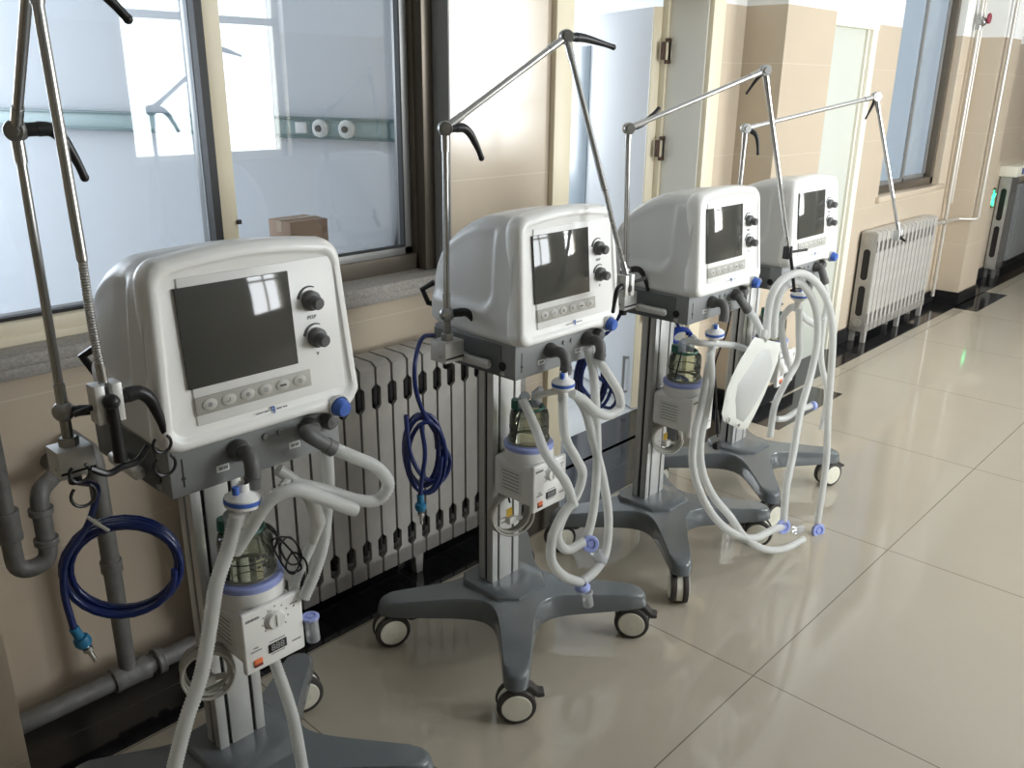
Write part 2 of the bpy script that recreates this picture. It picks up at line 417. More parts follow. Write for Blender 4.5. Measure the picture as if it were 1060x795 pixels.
# ---- grey-green door beyond the middle pier
d2 = struct(empty('door_2'))
b = MB(); b.box((4.78, WY + .03, .93), (.74, .04, 1.86), None, .002); b.build('door_leaf', GDOOR, d2)
b = MB(); b.box((5.185, WY - .008, .95), (.07, .035, 1.9), None, .003); b.box((4.385, WY - .008, .95), (.07, .035, 1.9), None, .003); b.box((4.785, WY - .008, 1.885), (.89, .036, .07), None, .003); b.box((4.785, WY + .06, 1.885), (.76, .12, .05))
b.box((5.14, WY + .01, .93), (.02, .03, 1.86)); b.build('door_frame', CREAMW, d2)

# ---- room seen through the near window
az = math.radians(111); dv = Vector((math.cos(az), math.sin(az), 0)); base = Vector((P(415, 123, 3.0).x, 3.0, 0)); rz = Matrix.Rotation(az, 4, 'Z'); nv = Vector((-math.sin(az), math.cos(az), 0))
if nv.x > 0: nv = -nv
def wpt(t, z, o=0): return base + dv * t + Vector((0, 0, z)) + nv * o
b = MB(); b.box(wpt(1.6, 1.35, -.05), (4.4, .1, 2.7), None, 0, rz); struct(b.build('wall_ward_far', BLUEWALL))
wall_boxes('wall_ward_left', [(-1.2, -1.1, YB, 6.6, 0, 2.7)], BLUEWALL)
wall_boxes('wall_ward_back', [(-1.2, 1.9, 6.5, 6.6, 0, .9), (-1.2, 1.9, 6.5, 6.6, 2.4, 2.7), (-1.2, -.9, 6.5, 6.6, .9, 2.4), (1.2, 1.9, 6.5, 6.6, .9, 2.4)], BLUEWALL)
wall_boxes('ceiling_ward', [(-1.2, 5.4, YB, 7.2, 2.7, 2.75)], PAINT)
wall_boxes('wall_next_room_right', [(5.3, 5.4, YB, 7.2, 0, 2.7)], PAINT)
wall_boxes('wall_next_room_back', [(2.2, 5.4, 5.6, 5.7, 0, 2.7)], PAINT)
def zat(px, py):   # height of the rail on the ward wall
    d = RT * ((px - CX) / F_PX) - UP * ((py - CY) / F_PX) + fw
    den = d.x * nv.x + d.y * nv.y; t = ((base.x - EYE.x) * nv.x + (base.y - EYE.y) * nv.y) / den
    p = EYE + d * t; return (p - base).dot(dv), p.z
t0, zt = zat(415, 123); t1, zb = zat(415, 145); t2, z2 = zat(82, 117)
zt = (zt + z2) / 2; zc = (zt + zb) / 2; hh = (zt - zb)
rail = empty('bedhead_rail', wpt(1.5, zc)); tag(rail, 'long pale grey-green medical rail on the ward wall behind the glass', 'wall rail')
def lp(o): return Vector(o) - Vector(rail.location)
b = MB(); b.box(lp(wpt(1.5, zc, .02)), (3.6, .04, hh), None, .004, rz); b.build('rail_body', TEALR, rail)
for zz in (zc + hh / 2, zc - hh / 2):
    b = MB(); b.box(lp(wpt(1.5, zz, .028)), (3.6, .05, .012), None, .002, rz); b.build('edge_strip', TEALD, rail)
for px in (338, 365):
    t, _ = zat(px, 133); q = lp(wpt(t, zc, .04))
    b = MB(); b.lathe([(0, .022), (.028, .022), (.04, .012), (.042, 0)], q, LIGHTP, 20, nv); b.lathe([(0, .03), (.014, .03), (.015, .02)], q, INK, 12, nv); b.build('gas_outlet', None, rail)
for px in (327, 407):
    t, _ = zat(px, 133); b = MB(); b.box(lp(wpt(t, zc, .041)), (.012, .004, hh * .95), None, 0, rz); b.build('joint', TEALD, rail)
t, _ = zat(318, 133); b = MB(); b.box(lp(wpt(t, zc, .043)), (.06, .01, hh * .6), None, .002, rz); b.build('socket', LIGHTP, rail)
# cardboard box on a bench
bx_ = empty('cardboard_box', (1.905, 2.93, .865)); tag(bx_, 'brown cardboard box with taped lid inside the ward, seen through the right window pane', 'box')
b = MB(); b.box((0, 0, .09), (.17, .15, .18), None, .003); b.build('carton', CARD, bx_)
b = MB(); b.box((0, 0, .1815), (.172, .035, .002)); b.box((-.0855, 0, .16), (.001, .035, .045)); b.build('tape', pbr('parcel_tape', (.45, .33, .22), .3), bx_)
be = empty('side_bench', (1.93, 2.93, 0)); tag(be, 'low bench under the cardboard box behind the window', 'bench')
b = MB(); b.box((0, 0, .845), (.9, .36, .03), None, .003); b.build('bench_top', SHELL, be)
for sx in (-.4, .4):
    for sy in (-.14, .14): b = MB(); b.box((sx, sy, .415), (.04, .04, .83), None, .003); b.build('leg', GREYP, be)

# ------------------------------------------------------------------ radiators
def radiator(name, x0, n, pitch, y0, depth, z0, z1, holes, mat, label):
    root = empty(name, (x0, y0, 0)); tag(root, label, 'radiator')
    first = None; h = z1 - z0
    for i in range(n):
        if first is None:
            b = MB(); w = pitch - .0085; b.mi(mat)
            # front plate outline with notches on both edges at the two nipple rows
            def notch(z, s): return [(s * (w / 2), z - .040), (s * (w / 2 - holes), z - .028), (s * (w / 2 - holes), z + .028), (s * (w / 2), z + .040)]
            za, zb_ = z0 + h * .135, z1 - h * .135
            poly = [(-w / 2 + .004, z0), (w / 2 - .004, z0), (w / 2, z0 + .004)] + notch(za, 1) + notch(zb_, 1) + [(w / 2, z1 - .004), (w / 2 - .004, z1)]
            poly += [(-w / 2 + .004, z1), (-w / 2, z1 - .004)] + [p for p in notch(zb_, -1)[::-1]] + [p for p in notch(za, -1)[::-1]] + [(-w / 2, z0 + .004)]
            b.prism(poly, 0, .012, None)
            # curved cap at the top, web behind, hubs
            b.prism([(0, z1), (.02, z1 + .012), (depth - .02, z1 + .012), (depth, z1), (depth, z1 - .05), (depth - .03, z1 - .05), (.03, z1 - .05), (.012, z1 - .03)][::-1], -w / 2, w / 2, None, 'x')
            b.prism([(0, z0), (depth, z0), (depth, z0 + .05), (0, z0 + .05)], -w / 2, w / 2, None, 'x')
            b.box((0, depth - .008, (z0 + z1) / 2), (pitch, .014, h - .02), GAPSHADE)
            b.box((0, depth / 2, (z0 + z1) / 2), (w * .3, depth * .3, h - .06), GAPSHADE, .004)
            for z in (z0 + .05, z1 - .05): b.cyl((-pitch / 2, depth * .7, z), (pitch / 2, depth * .7, z), .020, GAPSHADE, 16)
            first = b.build('radiator_section', mat, root, (pitch * (i + .5), 0, 0))
        else:
            c = first.copy(); COL.objects.link(c); c.parent = root; c.location = (pitch * (i + .5), 0, 0)
    for i in (0, n // 2 + 1, n - 1):
        b = MB(); x = pitch * (i + .5)
        b.prism([(x - .018, z0 + .01), (x + .018, z0 + .01), (x + .012, .0015), (x - .012, .0015)], .002, .03, None); b.build('foot', mat, root)
        b = MB(); b.prism([(x - .018, z0 + .01), (x + .018, z0 + .01), (x + .012, .0015), (x - .012, .0015)], depth - .03, depth - .002, None); b.build('foot', mat, root)
    return root
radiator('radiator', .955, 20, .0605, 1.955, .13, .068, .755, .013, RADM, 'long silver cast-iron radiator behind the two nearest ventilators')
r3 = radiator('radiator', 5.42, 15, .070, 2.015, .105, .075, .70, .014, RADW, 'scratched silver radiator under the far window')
# open side plate on the end facing the camera
def side_slots(root, depth, z0, z1):
    b = MB(); h = z1 - z0
    for (a, c) in ((z0 + .10, z0 + h * .47), (z0 + h * .53, z1 - .10)):
        pts = []
        for k in range(17): an = PI * k / 16; pts.append((depth / 2 + math.cos(an) * .022, c - .022 + math.sin(an) * .022))
        for k in range(17): an = PI + PI * k / 16; pts.append((depth / 2 + math.cos(an) * .022, a + .022 + math.sin(an) * .022))
        b.prism(pts, -.003, .0, None, 'x')
    b.build('side_opening', SLOT, root)
    b = MB(); b.box((-.0005, depth / 2, (z0 + z1) / 2), (.004, depth * .92, h), None, .001)
    for z in (z0 + .055, z1 - .055): b.cyl((-.012, depth / 2, z), (0, depth / 2, z), .026, None, 18)
    b.build('end_plate', RADM, root)
side_slots(r3, .105, .075, .70)
# far radiator cabinet beyond the far pier
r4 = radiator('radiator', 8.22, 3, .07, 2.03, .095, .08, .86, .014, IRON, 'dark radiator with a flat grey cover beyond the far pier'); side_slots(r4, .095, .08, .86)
b = MB(); b.box((.78, .0, .46), (1.15, .03, .66), None, .006); b.box((.78, -.018, .46), (1.05, .008, .56), None, .003); b.build('cover_panel', pbr('dull_grey_panel', (.20, .21, .21), .4), r4)
b = MB(); b.box((.68, .04, .90), (1.4, .14, .085), None, .004); b.build('top_shelf', CREAMW, r4)
b = MB(); b.box((.66, -.034, .90), (1.1, .006, .05)); b.build('blue_strip', pbr('dull_blue_strip', (.14, .16, .30), .5), r4)
ex = empty('exit_sign', (8.04, WY - .012, .69)); tag(ex, 'small green running-figure exit light low on the wall by the far radiator', 'exit sign')
b = MB(); b.box((0, 0, 0), (.14, .02, .16), None, .003); b.build('sign_body', INK, ex)
b = MB(); b.ball((.0, -.014, .055), .016, sc=(1, .3, 1)); b.tube([(.0, -.014, .035), (-.008, -.014, -.005)], .013, n=8)
for q in ([(0, -.014, .03), (-.035, -.014, .012), (-.042, -.014, -.012)], [(0, -.014, .03), (.03, -.014, .02), (.045, -.014, .035)], [(-.008, -.014, -.005), (.022, -.014, -.025), (.018, -.014, -.062)], [(-.008, -.014, -.005), (-.025, -.014, -.03), (-.055, -.014, -.045)]): b.tube(q, .008, n=8)
b.build('running_figure', GREENL, ex)

# ------------------------------------------------------------------ pipes
def pipe(name, pts, r, mat, label, collars=(), cat='pipe', step=None):
    root = empty(name, pts[0]); tag(root, label, cat); o = Vector(pts[0])
    b = MB(); q = []
    pp = [Vector(p) - o for p in pts]
    q.append(pp[0])
    for i in range(1, len(pp) - 1):
        a, c, d = pp[i - 1], pp[i], pp[i + 1]; rr = r * 1.8
        e1 = c + (a - c).normalized() * rr; e2 = c + (d - c).normalized() * rr
        for k in range(7):
            t = k / 6; q.append(e1 * (1 - t) ** 2 + c * 2 * t * (1 - t) + e2 * t * t)
    q.append(pp[-1]); b.tube(q, r, None, 18); b.build('pipe_run', mat, root)
    for (p, d, L, k) in collars:
        p = Vector(p) - o; d = Vector(d).normalized(); b = MB()
        b.lathe([(r, -L / 2), (r * k, -L / 2), (r * k * 1.03, -L / 2 + .003), (r * k, -L / 4), (r * k, L / 4), (r * k * 1.03, L / 2 - .003), (r * k, L / 2), (r, L / 2)], p, None, 20, d)
        b.build('collar', mat, root)
    return root
zf = .10
pipe('heating_pipe', [(.28, 1.99, zf), (.95, 1.99, zf)], .024, IRON, 'grey iron heating pipe running low along the left wall', [((.70, 1.99, zf), (1, 0, 0), .09, 1.3), ((.775, 1.99, zf), (1, 0, 0), .02, 1.45), ((.90, 1.99, zf), (1, 0, 0), .04, 1.25)])
pipe('riser_pipe', [(.695, 1.99, zf + .02), (.695, 1.99, .72), (.695, WY + .03, .72)], .021, IRON, 'thin grey riser pipe behind the coiled blue hose of the nearest ventilator', [((.695, 1.99, .42), (0, 0, 1), .03, 1.2)])
qx, lx, zu = .556, .485, .50
pipe('drain_pipe', [(.64, WY + .03, .675), (.64, 2.06, .675), (qx, 1.965, .675), (qx, 1.965, zu), (lx, 1.965, zu), (lx, 1.965, 1.08), (.43, WY + .03, 1.08)], .020, IRON, 'grey iron drain pipe with a U-shaped trap at the left edge of the photo',
     [((lx, 1.965, .62), (0, 0, 1), .07, 1.35), ((qx, 1.965, .63), (0, 0, 1), .015, 1.3), ((qx, 1.965, .555), (0, 0, 1), .015, 1.3)])
xa = 6.88
pipe('thin_pipe', [(xa, 2.09, .06), (xa, 2.09, 2.7)], .014, PIPEL, 'thin silver pipe rising from the foot of the far radiator', [((xa, 2.09, .2), (0, 0, 1), .03, 1.3)])
pipe('thin_pipe', [(xa + .06, 2.09, .75), (xa + .06, 2.09, 2.7)], .010, PIPEL, 'second thinner pipe running close beside the radiator riser near the far window')
pipe('feed_pipe', [(6.5, 2.06, .64), (6.95, 2.03, .64), (7.03, 1.915, .64), (7.03, 1.915, 2.7)], .013, PIPEL, 'thin silver pipe in front of the far pier that bends to the radiator top', [((6.72, 2.045, .64), (1, 0, 0), .03, 1.6)])
vv = empty('red_valve', (xa, 2.09, 1.98)); tag(vv, 'small dark red valve on the thin pipe near the far window', 'valve')
b = MB(); b.ball((0, -.02, 0), .03); b.cyl((0, 0, -.05), (0, 0, .05), .022); b.build('valve_body', DSTEEL, vv); b = MB(); b.cyl((0, -.05, .02), (0, -.065, .02), .035, n=12, bev=.004); b.build('hand_wheel', RED, vv)

# ------------------------------------------------------------------ ventilator
def lerp_tab(tab, t):
    for (a, va), (c, vc) in zip(tab, tab[1:]):
        if t <= c:
            k = (t - a) / (c - a); return va + (vc - va) * k
    return tab[-1][1]
def rrect(hw, z0, z1, rt, rb, n=8, arch=0.0, hwt=None):
    """rounded rectangle outline in (x,z), anticlockwise from bottom centre; hwt = half width at the top"""
    hwt = hw if hwt is None else hwt; out = []
    def side(z): k = (z - z0) / (z1 - z0); return hw + (hwt - hw) * k
    for k in range(6): out.append((( side(z0) - rb) * k / 6, z0))
    for k in range(n): a = -PI / 2 + PI / 2 * k / n; out.append((side(z0) - rb + rb * math.cos(a), z0 + rb + rb * math.sin(a)))
    for k in range(18): z = z0 + rb + (z1 - rt - z0 - rb) * k / 18; out.append((side(z), z))
    for k in range(n): a = PI / 2 * k / n; out.append((side(z1 - rt) - rt + rt * math.cos(a), z1 - rt + rt * math.sin(a)))
    for k in range(7): x = (hwt - rt) * (1 - k / 6); out.append((x, z1 + arch * (1 - (x / (hwt - rt)) ** 2)))
    half = out[:]
    left = [(-x, z) for (x, z) in half[::-1]][1:-1]
    return half + left
def loft(b, rings, mat=None, cap0=True, cap1=True):
    n = len(rings[0]); V = [v for r in rings for v in r]; Fc = []
    for i in range(len(rings) - 1):
        for j in range(n): Fc.append([i * n + j, i * n + (j + 1) % n, (i + 1) * n + (j + 1) % n, (i + 1) * n + j])
    if cap0: Fc.append(list(range(n))[::-1])
    if cap1: Fc.append([(len(rings) - 1) * n + j for j in range(n)])
    b.add(V, Fc, mat)
Z0, Z1 = .972, 1.274
TILT = .085
def fy(z, y): return y + (z - Z0) * TILT
vent = empty('ventilator')
# base: four-armed star
tips = [(-.256, -.285), (.256, -.285), (-.275, .200), (.275, .200)]
cen = Vector((0, -.045))
def capsule(p, t, w0, w1):
    d = t - cen; L = d.length; d = d / L; q = p - cen; s = max(0, min(L, q.dot(d)))
    return (q - d * s).length - (w0 + (w1 - w0) * (s / L) ** .8)
def sdf(p):
    ds = [capsule(p, Vector(t), .070, .034) for t in tips]
    q = Vector((abs(p.x), abs(p.y - .0))); e = q - Vector((.085, .09)); ds.append(Vector((max(e.x, 0), max(e.y, 0))).length + min(max(e.x, e.y), 0) - .01)
    k = 45.0
    return -math.log(sum(math.exp(-k * d) for d in ds)) / k
angs = []
for i in range(240): angs.append(2 * PI * i / 240)
Rr = []
for a in angs:
    d = Vector((math.cos(a), math.sin(a))); lo, hi = 0.02, .5
    # last crossing
    r = .52
    while r > .02 and sdf(cen + d * r) > 0: r -= .004
    lo, hi = r, r + .004
    for _ in range(10):
        mdl = (lo + hi) / 2
        if sdf(cen + d * mdl) > 0: hi = mdl
        else: lo = mdl
    Rr.append(lo)
def ztop(r): return .186 - .036 * min(1, r / .40) ** 1.1
ringsS = [(1.0, 'b', .098), (1.0, 'e', .0), (.985, 't', -.006), (.955, 't', -.001), (.9, 't', 0), (.8, 't', 0), (.65, 't', 0), (.5, 't', 0), (.35, 't', 0), (.2, 't', 0), (.08, 't', 0)]
b = MB(); rings = []
def ring(sc, fz):
    return [Vector((cen.x + math.cos(a) * R_ * sc, cen.y + math.sin(a) * R_ * sc, fz(R_ * sc))) for a, R_ in zip(angs, Rr)]
rings.append([Vector((p.x, p.y, .112)) for p in ring(.95, lambda r: 0)])
rings.append(ring(.97, lambda r: .106))
rings.append(ring(1.0, lambda r: .111))
rings.append(ring(.985, lambda r: ztop(r) - .012))
rings.append(ring(.97, lambda r: ztop(r) - .004))
for sc in (.945, .9, .8, .65, .5, .35, .2, .06): rings.append(ring(sc, ztop))
loft(b, rings)
b.build('base', BASEG, vent)
b = MB(); pl = []
for sc, z in ((1.0, .170), (.97, .186), (.93, .190), (.5, .190)):
    pl.append([Vector((x * sc, .035 + y * sc, z)) for (x, y) in [(-.10, -.10), (-.055, -.145), (.055, -.145), (.10, -.10), (.10, .04), (.07, .07), (-.07, .07), (-.10, .04)]])
loft(b, pl); b.build('column_foot', BASEG, vent)
# column
b = MB(); b.box((0, .029, .53), (.098, .050, .70), SLOT)
for (x, w) in ((-.0435, .021), (0, .050), (.0435, .021)): b.box((x, .003, .537), (w, .008, .70), ALU, .001)
for sx in (-1, 1):
    for (y, w) in ((.011, .022), (.043, .022)): b.box((sx * .050, y, .537), (.008, w, .70), ALU, .001)
b.box((0, .054, .537), (.09, .006, .70), ALU)
b.build('column', None, vent)
# control box
b = MB(); b.box((0, -.0425, .929), (.335, .285, .092), None, .003); b.build('control_box', GREYP, vent)
b = MB(); b.box((-.168, -.02, .925), (.003, .24, .08), None, .001); b.build('side_plate', pbr('shade_toned_side_plate', (.13, .14, .14), .45), vent)  # darker than the box, mostly the side's shade put into the colour
b = MB(); b.cyl((-.1695, -.145, .913), (-.1715, -.145, .913), .011); b.build('side_socket', SLOT, vent)
text('side_mark', 'O2', .012, LIGHTP, vent, (-.1702, -.145, .894), (PI / 2, 0, -PI / 2))
b = MB(); b.box((-.145, -.1856, .925), (.002, .001, .05)); b.cyl((-.145, -.185, .915), (-.145, -.187, .915), .003); b.build('panel_seam', INK, vent)
for x in (-.045, .098):
    b = MB(); b.lathe([(0, 0), (.019, 0), (.020, .006), (.017, .016), (.0155, .022), (.0, .022)], (x, -.185, .937), None, 24, (0, -1, 0)); b.build('gas_port', DGREY, vent)
    b = MB(); b.box((x - .030, -.1856, .912), (.024, .0015, .012), LIGHTP, .0004); b.box((x - .034, -.1866, .912), (.007, .0008, .006), GINK); b.box((x - .025, -.1866, .912), (.008, .0008, .006), GINK); b.build('port_label', None, vent)
b = MB(); b.lathe([(0, 0), (.017, 0), (.017, .012), (.012, .02), (0, .022)], (.142, -.185, .940), None, 20, (0, -1, 0)); b.build('small_port', DGREY, vent)
for x in (.010, .040): b = MB(); b.cyl((x, -.185, .945), (x, -.189, .945), .006, bev=.001); b.build('screw_cap', GREYP, vent)
# rear shell
PROF = [(-.18, 1.268), (-.10, 1.272), (-.05, 1.266), (0, 1.246), (.05, 1.218), (.09, 1.186), (.12, 1.145), (.14, 1.10), (.152, 1.05), (.156, 1.02)]
WID = [(-.18, .184), (-.05, .179), (.05, .170), (.10, .160), (.13, .148), (.15, .128), (.156, .10)]
b = MB(); rings = []
ys = [-.185, -.16, -.142, -.135, -.129, -.123, -.117, -.111, -.105, -.098, -.09, -.08, -.07, -.055, -.04, -.02, 0, .01, .02, .04, .06, .08, .095, .11, .12, .13, .138, .145, .150, .154, .156]
for y in ys:
    zt_ = lerp_tab(PROF, y); hw = lerp_tab(WID, y); zb_ = Z0 + (.0 if y < .12 else ((y - .12) / .036) ** 2 * .03)
    rt = min(.055, (zt_ - zb_) * .45); rb = min(.018, (zt_ - zb_) * .2)
    rg = []
    for (x, z) in rrect(hw, zb_, zt_, rt, rb, 8, .004, hw - .013):
        # shallow recess on the flanks
        k = 1.0
        def ss(a, c, t): t = max(0, min(1, (t - a) / (c - a))); return t * t * (3 - 2 * t)
        ay, az_ = (-.118 - y) + .05, (1.048 - z) + .05
        d_ = math.hypot(max(ay, 0), max(az_, 0)) + min(max(ay, az_), 0) - .05
        k = (1 - ss(-.009, .009, d_)) * (1 - ss(zt_ - .05, zt_ - .02, z)) * (1 if abs(x) > hw * .8 else 0)
        bow = .006 * math.sin(PI * max(0, min(1, (z - zb_) / (zt_ - zb_))))
        x2 = x + (bow if x > 0 else -bow) * (1 if abs(x) > hw * .5 else 0) - (k * .009) * (1 if x > 0 else -1)
        rg.append(Vector((x2, y, z)))
    rings.append(rg)
loft(b, rings); b.build('rear_shell', SHELL, vent)
# front bezel
def bring(ins, y, zi=None):
    zi = ins if zi is None else zi
    pts = rrect(.195 - ins, Z0 + zi, Z1 + .004 - zi, .040 - ins * .35, .034 - ins * .35, 8, .010 * (1 - ins * 6), .179 - ins)
    rg = []
    for (x, z) in pts:
        zz = z; x += .004
        if ins < .02 and z < Z0 + .03 and .10 < x: zz = z - .014 * math.sin(PI * min(1, (x - .10) / .085)) * (1 - (z - Z0) / .03)
        rg.append(Vector((x, fy(zz, y), zz)))
    return rg
b = MB()
loft(b, [bring(.020, -.165), bring(.009, -.172), bring(.002, -.180), bring(.0, -.192), bring(.001, -.208), bring(.003, -.216), bring(.007, -.2215), bring(.012, -.2235), bring(.019, -.2225), bring(.023, -.218), bring(.026, -.217), bring(.06, -.217)])
b.build('front_bezel', WHITEP, vent)
# raised control face
RX = Matrix.Rotation(-math.atan(TILT), 4, 'X')   # faces -y, top leaning back
def face_pt(x, z, out=0): return Vector((x, fy(z, -.217 - out), z))
b = MB(); b.box(face_pt(.020, 1.128, .0005), (.290, .005, .238), None, .002, RX); b.build('control_face', pbr('white_face_plate', (.87, .865, .84), .35), vent)
b = MB(); b.box(face_pt(-.030, 1.152, .003), (.202, .006, .161), None, .001, RX); b.build('screen', SCREEN, vent)
bp = MB(); bp.box(face_pt(-.016, 1.042, .003), (.218, .004, .030), None, .001, RX); bp = bp.build('button_panel', BTN, vent)
for i in range(6):
    x = -.016 + (i - 2.5) * .034
    b = MB(); b.lathe([(0, .0022), (.0095, .0022), (.0115, .001), (.0115, 0)], (0, 0, 0), BTNL, 20, (0, -1, 0))
    for v in b.bm.verts: v.co.x *= 1.15; v.co.z *= .85
    if i == 4: b.box((0, -.0024, 0), (.012, .0008, .003), INK)
    elif i == 1: b.box((.001, -.0024, 0), (.0015, .0008, .006), GINK); b.box((-.002, -.0024, -.0025), (.006, .0008, .0015), GINK)
    else:
        for q in range(10): a = q * PI / 5; b.box((.003 * math.cos(a), -.0024, .003 * math.sin(a)), (.0014, .0008, .0014), GINK)
        if i % 2 == 0: b.box((0, -.0024, .0), (.002, .0008, .002), GINK)
    o = b.build('button', None, bp); o.location = face_pt(x, 1.042, .005); o.rotation_euler.x = -math.atan(TILT)
for (x, z, tx) in ((.110, 1.176, 'PEEP'), (.114, 1.110, 'V')):
    b = MB(); ax = (0, -1, -TILT)
    b.lathe([(0, 0), (.0175, 0), (.0175, .010), (.015, .013), (.0118, .014), (.0112, .028), (.009, .031), (0, .0315)], face_pt(x, z, .002), None, 28, ax); k_ = b.build('knob', pbr('grey_knob', (.14, .14, .14), .4), vent)
    b = MB()
    for q in range(8): a = math.radians(70 + q * 13); p = face_pt(x + .0235 * math.cos(a), z + .0235 * math.sin(a), .0035); b.box(p, (.0055, .001, .0018 + q * .0005), None, 0, RX @ Matrix.Rotation(-(a - PI / 2), 4, 'Y'))
    b.build('knob_scale', INK, k_)
    text('knob_mark', tx, .009, GINK, k_, face_pt(x, z - .030, .0035), (PI / 2 - math.atan(TILT), 0, 0))
b = MB(); c = Vector((.143, fy(.985, -.222), .977)); b.lathe([(0, 0), (.0175, 0), (.018, .005), (.0165, .012), (.0155, .019), (.012, .023), (0, .024)], c, None, 26, (0, -1, -.12)); b.build('blue_knob', BLUEP, vent)
b = MB(); b.lathe([(.0205, -.002), (.0215, .002), (.0205, .006), (.0195, .006)], c, None, 26, (0, -1, -.12)); b.build('knob_collar', ALU, vent)
lg = MB()
for (x, w) in ((-.020, .012), (-.006, .008), (.018, .010), (.030, .008)): lg.box((x, 0, 0), (w, .0008, .0022), GINK)
for q in range(9): a = math.radians(-60 + q * 30); lg.box((.006 + .0025 * math.cos(a), -.0002, .0025 + .0028 * math.sin(a)), (.0022, .001, .0022), BINK)
for q in range(7): a = math.radians(120 + q * 30); lg.box((.006 - .0025 * math.cos(a), -.0002, -.003 - .0028 * math.sin(a)), (.0022, .001, .0022), BINK)
o = lg.build('maker_badge', None, vent); o.location = (.006, fy(1.0, -.2195), 1.003); o.rotation_euler.x = -math.atan(TILT)
# side rail
b = MB(); b.box((-.188, -.065, .915), (.020, .11, .022), None, .008, seg=4); b.box((-.179, -.02, .915), (.026, .02, .016), None, .002); b.cyl((-.192, -.113, .915), (-.192, -.123, .915), .005); b.build('side_rail', ALU, vent)
b = MB(); b.tube([(-.10, .13, 1.00), (-.13, .165, 1.01), (-.150, .165, 1.05), (-.13, .14, 1.07)], .008, n=8); b.build('rear_handle', BLACK, vent)
# casters
cs = MB()
cs.cyl((0, 0, .078), (0, 0, .104), .013, DSTEEL)
cs.prism([(-.030, .060), (-.026, .082), (-.008, .094), (.016, .094), (.030, .080), (.030, .05), (.012, .045), (-.012, .045)], -.009, .009, HUB, 'y', .003)
cs.cyl((0, -.0085, .0475), (0, .0085, .0475), .043, HUB, 28)
cs = cs.build('caster', None, vent)
KC = 1.09
for s in (-1, 1):
    b = MB(); b.lathe([(.030, .0095), (.042, .0095), (.0468, .012), (.0475, .017), (.0455, .024), (.038, .0265), (.036, .0265)], (0, 0, .0475), None, 32, (0, s, 0)); b.build('tyre', TYRE, cs)
    b = MB(); b.lathe([(.031, .003), (.036, .010), (.037, .025), (.034, .028), (.014, .0285), (.0135, .0275), (.0125, .0285), (0, .029)], (0, 0, .0475), None, 32, (0, s, 0)); b.build('wheel_disc', HUB, cs)
b = MB(); b.prism([(.010, .094), (.020, .102), (.036, .096), (.052, .078), (.066, .076), (.066, .068), (.050, .066), (.034, .078), (.020, .084)], -.016, .016, None, 'y', .002); b.build('brake_pedal', TYRE, cs)
for o_ in [cs] + list(cs.children):
    for v_ in o_.data.vertices: v_.co *= KC
casters = [cs] + [copy_tree(cs, vent) for _ in range(3)]
def set_casters(v, rots):
    cs_ = [c for c in v.children if c.name.split('.')[0] == 'caster']
    for c, t, r in zip(cs_, tips, rots): c.location = (t[0] * .985, t[1] * .985, 0); c.rotation_euler.z = math.radians(r)
VP = [(.73, 1.475, 0), (1.61, 1.525, 0), (2.365, 1.525, 0), (3.02, 1.56, 0)]
VZ = [1.010, .990, .983, .975]     # the column heights differ a little
VL = ['nearest white ventilator on grey four-legged trolley, at the left of the row', 'second white ventilator in the row, with the whole grey base in view',
      'third white ventilator in the row, beside the white door leaf', 'farthest white ventilator in the row, half hidden behind the bundle of hanging hoses']
vents = [vent] + [copy_tree(vent) for _ in range(3)]
CR = [(-40, -30, 200, 160), (-42, -58, -25, 170), (38, 120, -20, -40), (-10, -20, 10, 170)]
for v, (x, y, z), l, cr in zip(vents, VP, VL, CR):
    v.location = (x, y, z); tag(v, l, 'ventilator', 'ventilators lined up along the wall'); set_casters(v, cr)
for v, k in zip(vents, VZ): v.scale = (1, 1, k)
def L2W(i, x, y, z): return Vector((VP[i][0] + x, VP[i][1] + y, z * VZ[i]))

# ------------------------------------------------------------------ humidifiers
hum = empty('humidifier')
b = MB(); b.box((0, -.085, .535), (.118, .145, .115), None, .012, seg=3); b.box((0, -.010, .56), (.05, .024, .06), DSTEEL, .003); b.lathe([(.0, .05), (.062, .05), (.067, .065), (.065, .088), (0, .088)], (0, -.090, .535), None, 32)
b.build('heater_body', WHITEP, hum)
b = MB(); pf = MB(); pf.box((0, -.160, .535), (.132, .014, .134), None, .005, seg=3); fp = pf.build('front_panel', WHITEP, hum)
b = MB(); b.box((.004, -.1675, .505), (.040, .002, .019), None, .0005); b.build('display', BLACK, fp)
text('display_digits', '888', .020, pbr('dim_segments', (.35, .35, .35), .5), fp, (.004, -.1688, .505), depth=.0003)
b = MB(); b.lathe([(0, .008), (.017, .008), (.019, .004), (.020, 0)], (.004, -.167, .565), None, 28, (0, -1, 0)); b.box((.004, -.176, .565), (.005, .004, .026), None, .001); b.build('dial', LIGHTP, fp)
b = MB()
for q in range(9): a = math.radians(-40 + q * 32); b.box((.004 + .028 * math.cos(a), -.1673, .565 + .028 * math.sin(a)), (.0028, .0008, .0028))
for q in range(16): a = math.radians(110 + q * 7); b.box((.004 + .0235 * math.cos(a), -.1673, .565 + .0235 * math.sin(a)), (.0024, .0008, .0020))
b.build('dial_marks', GINK, fp)
b = MB()
for (x, z, w, h) in ((-.044, .585, .030, .0055), (-.042, .522, .010, .003), (-.042, .515, .024, .003), (.046, .582, .016, .003), (.046, .575, .005, .005), (.046, .498, .020, .003), (.004, .5195, .034, .0022), (.004, .4915, .032, .0022)):
    k = int(w / .003)
    for q in range(k): b.box((x - w / 2 + (q + .5) * w / k, -.1673, z), (w / k * .7, .0008, h * (1 if q % 3 else .75)))
b.build('panel_print', GINK, fp)
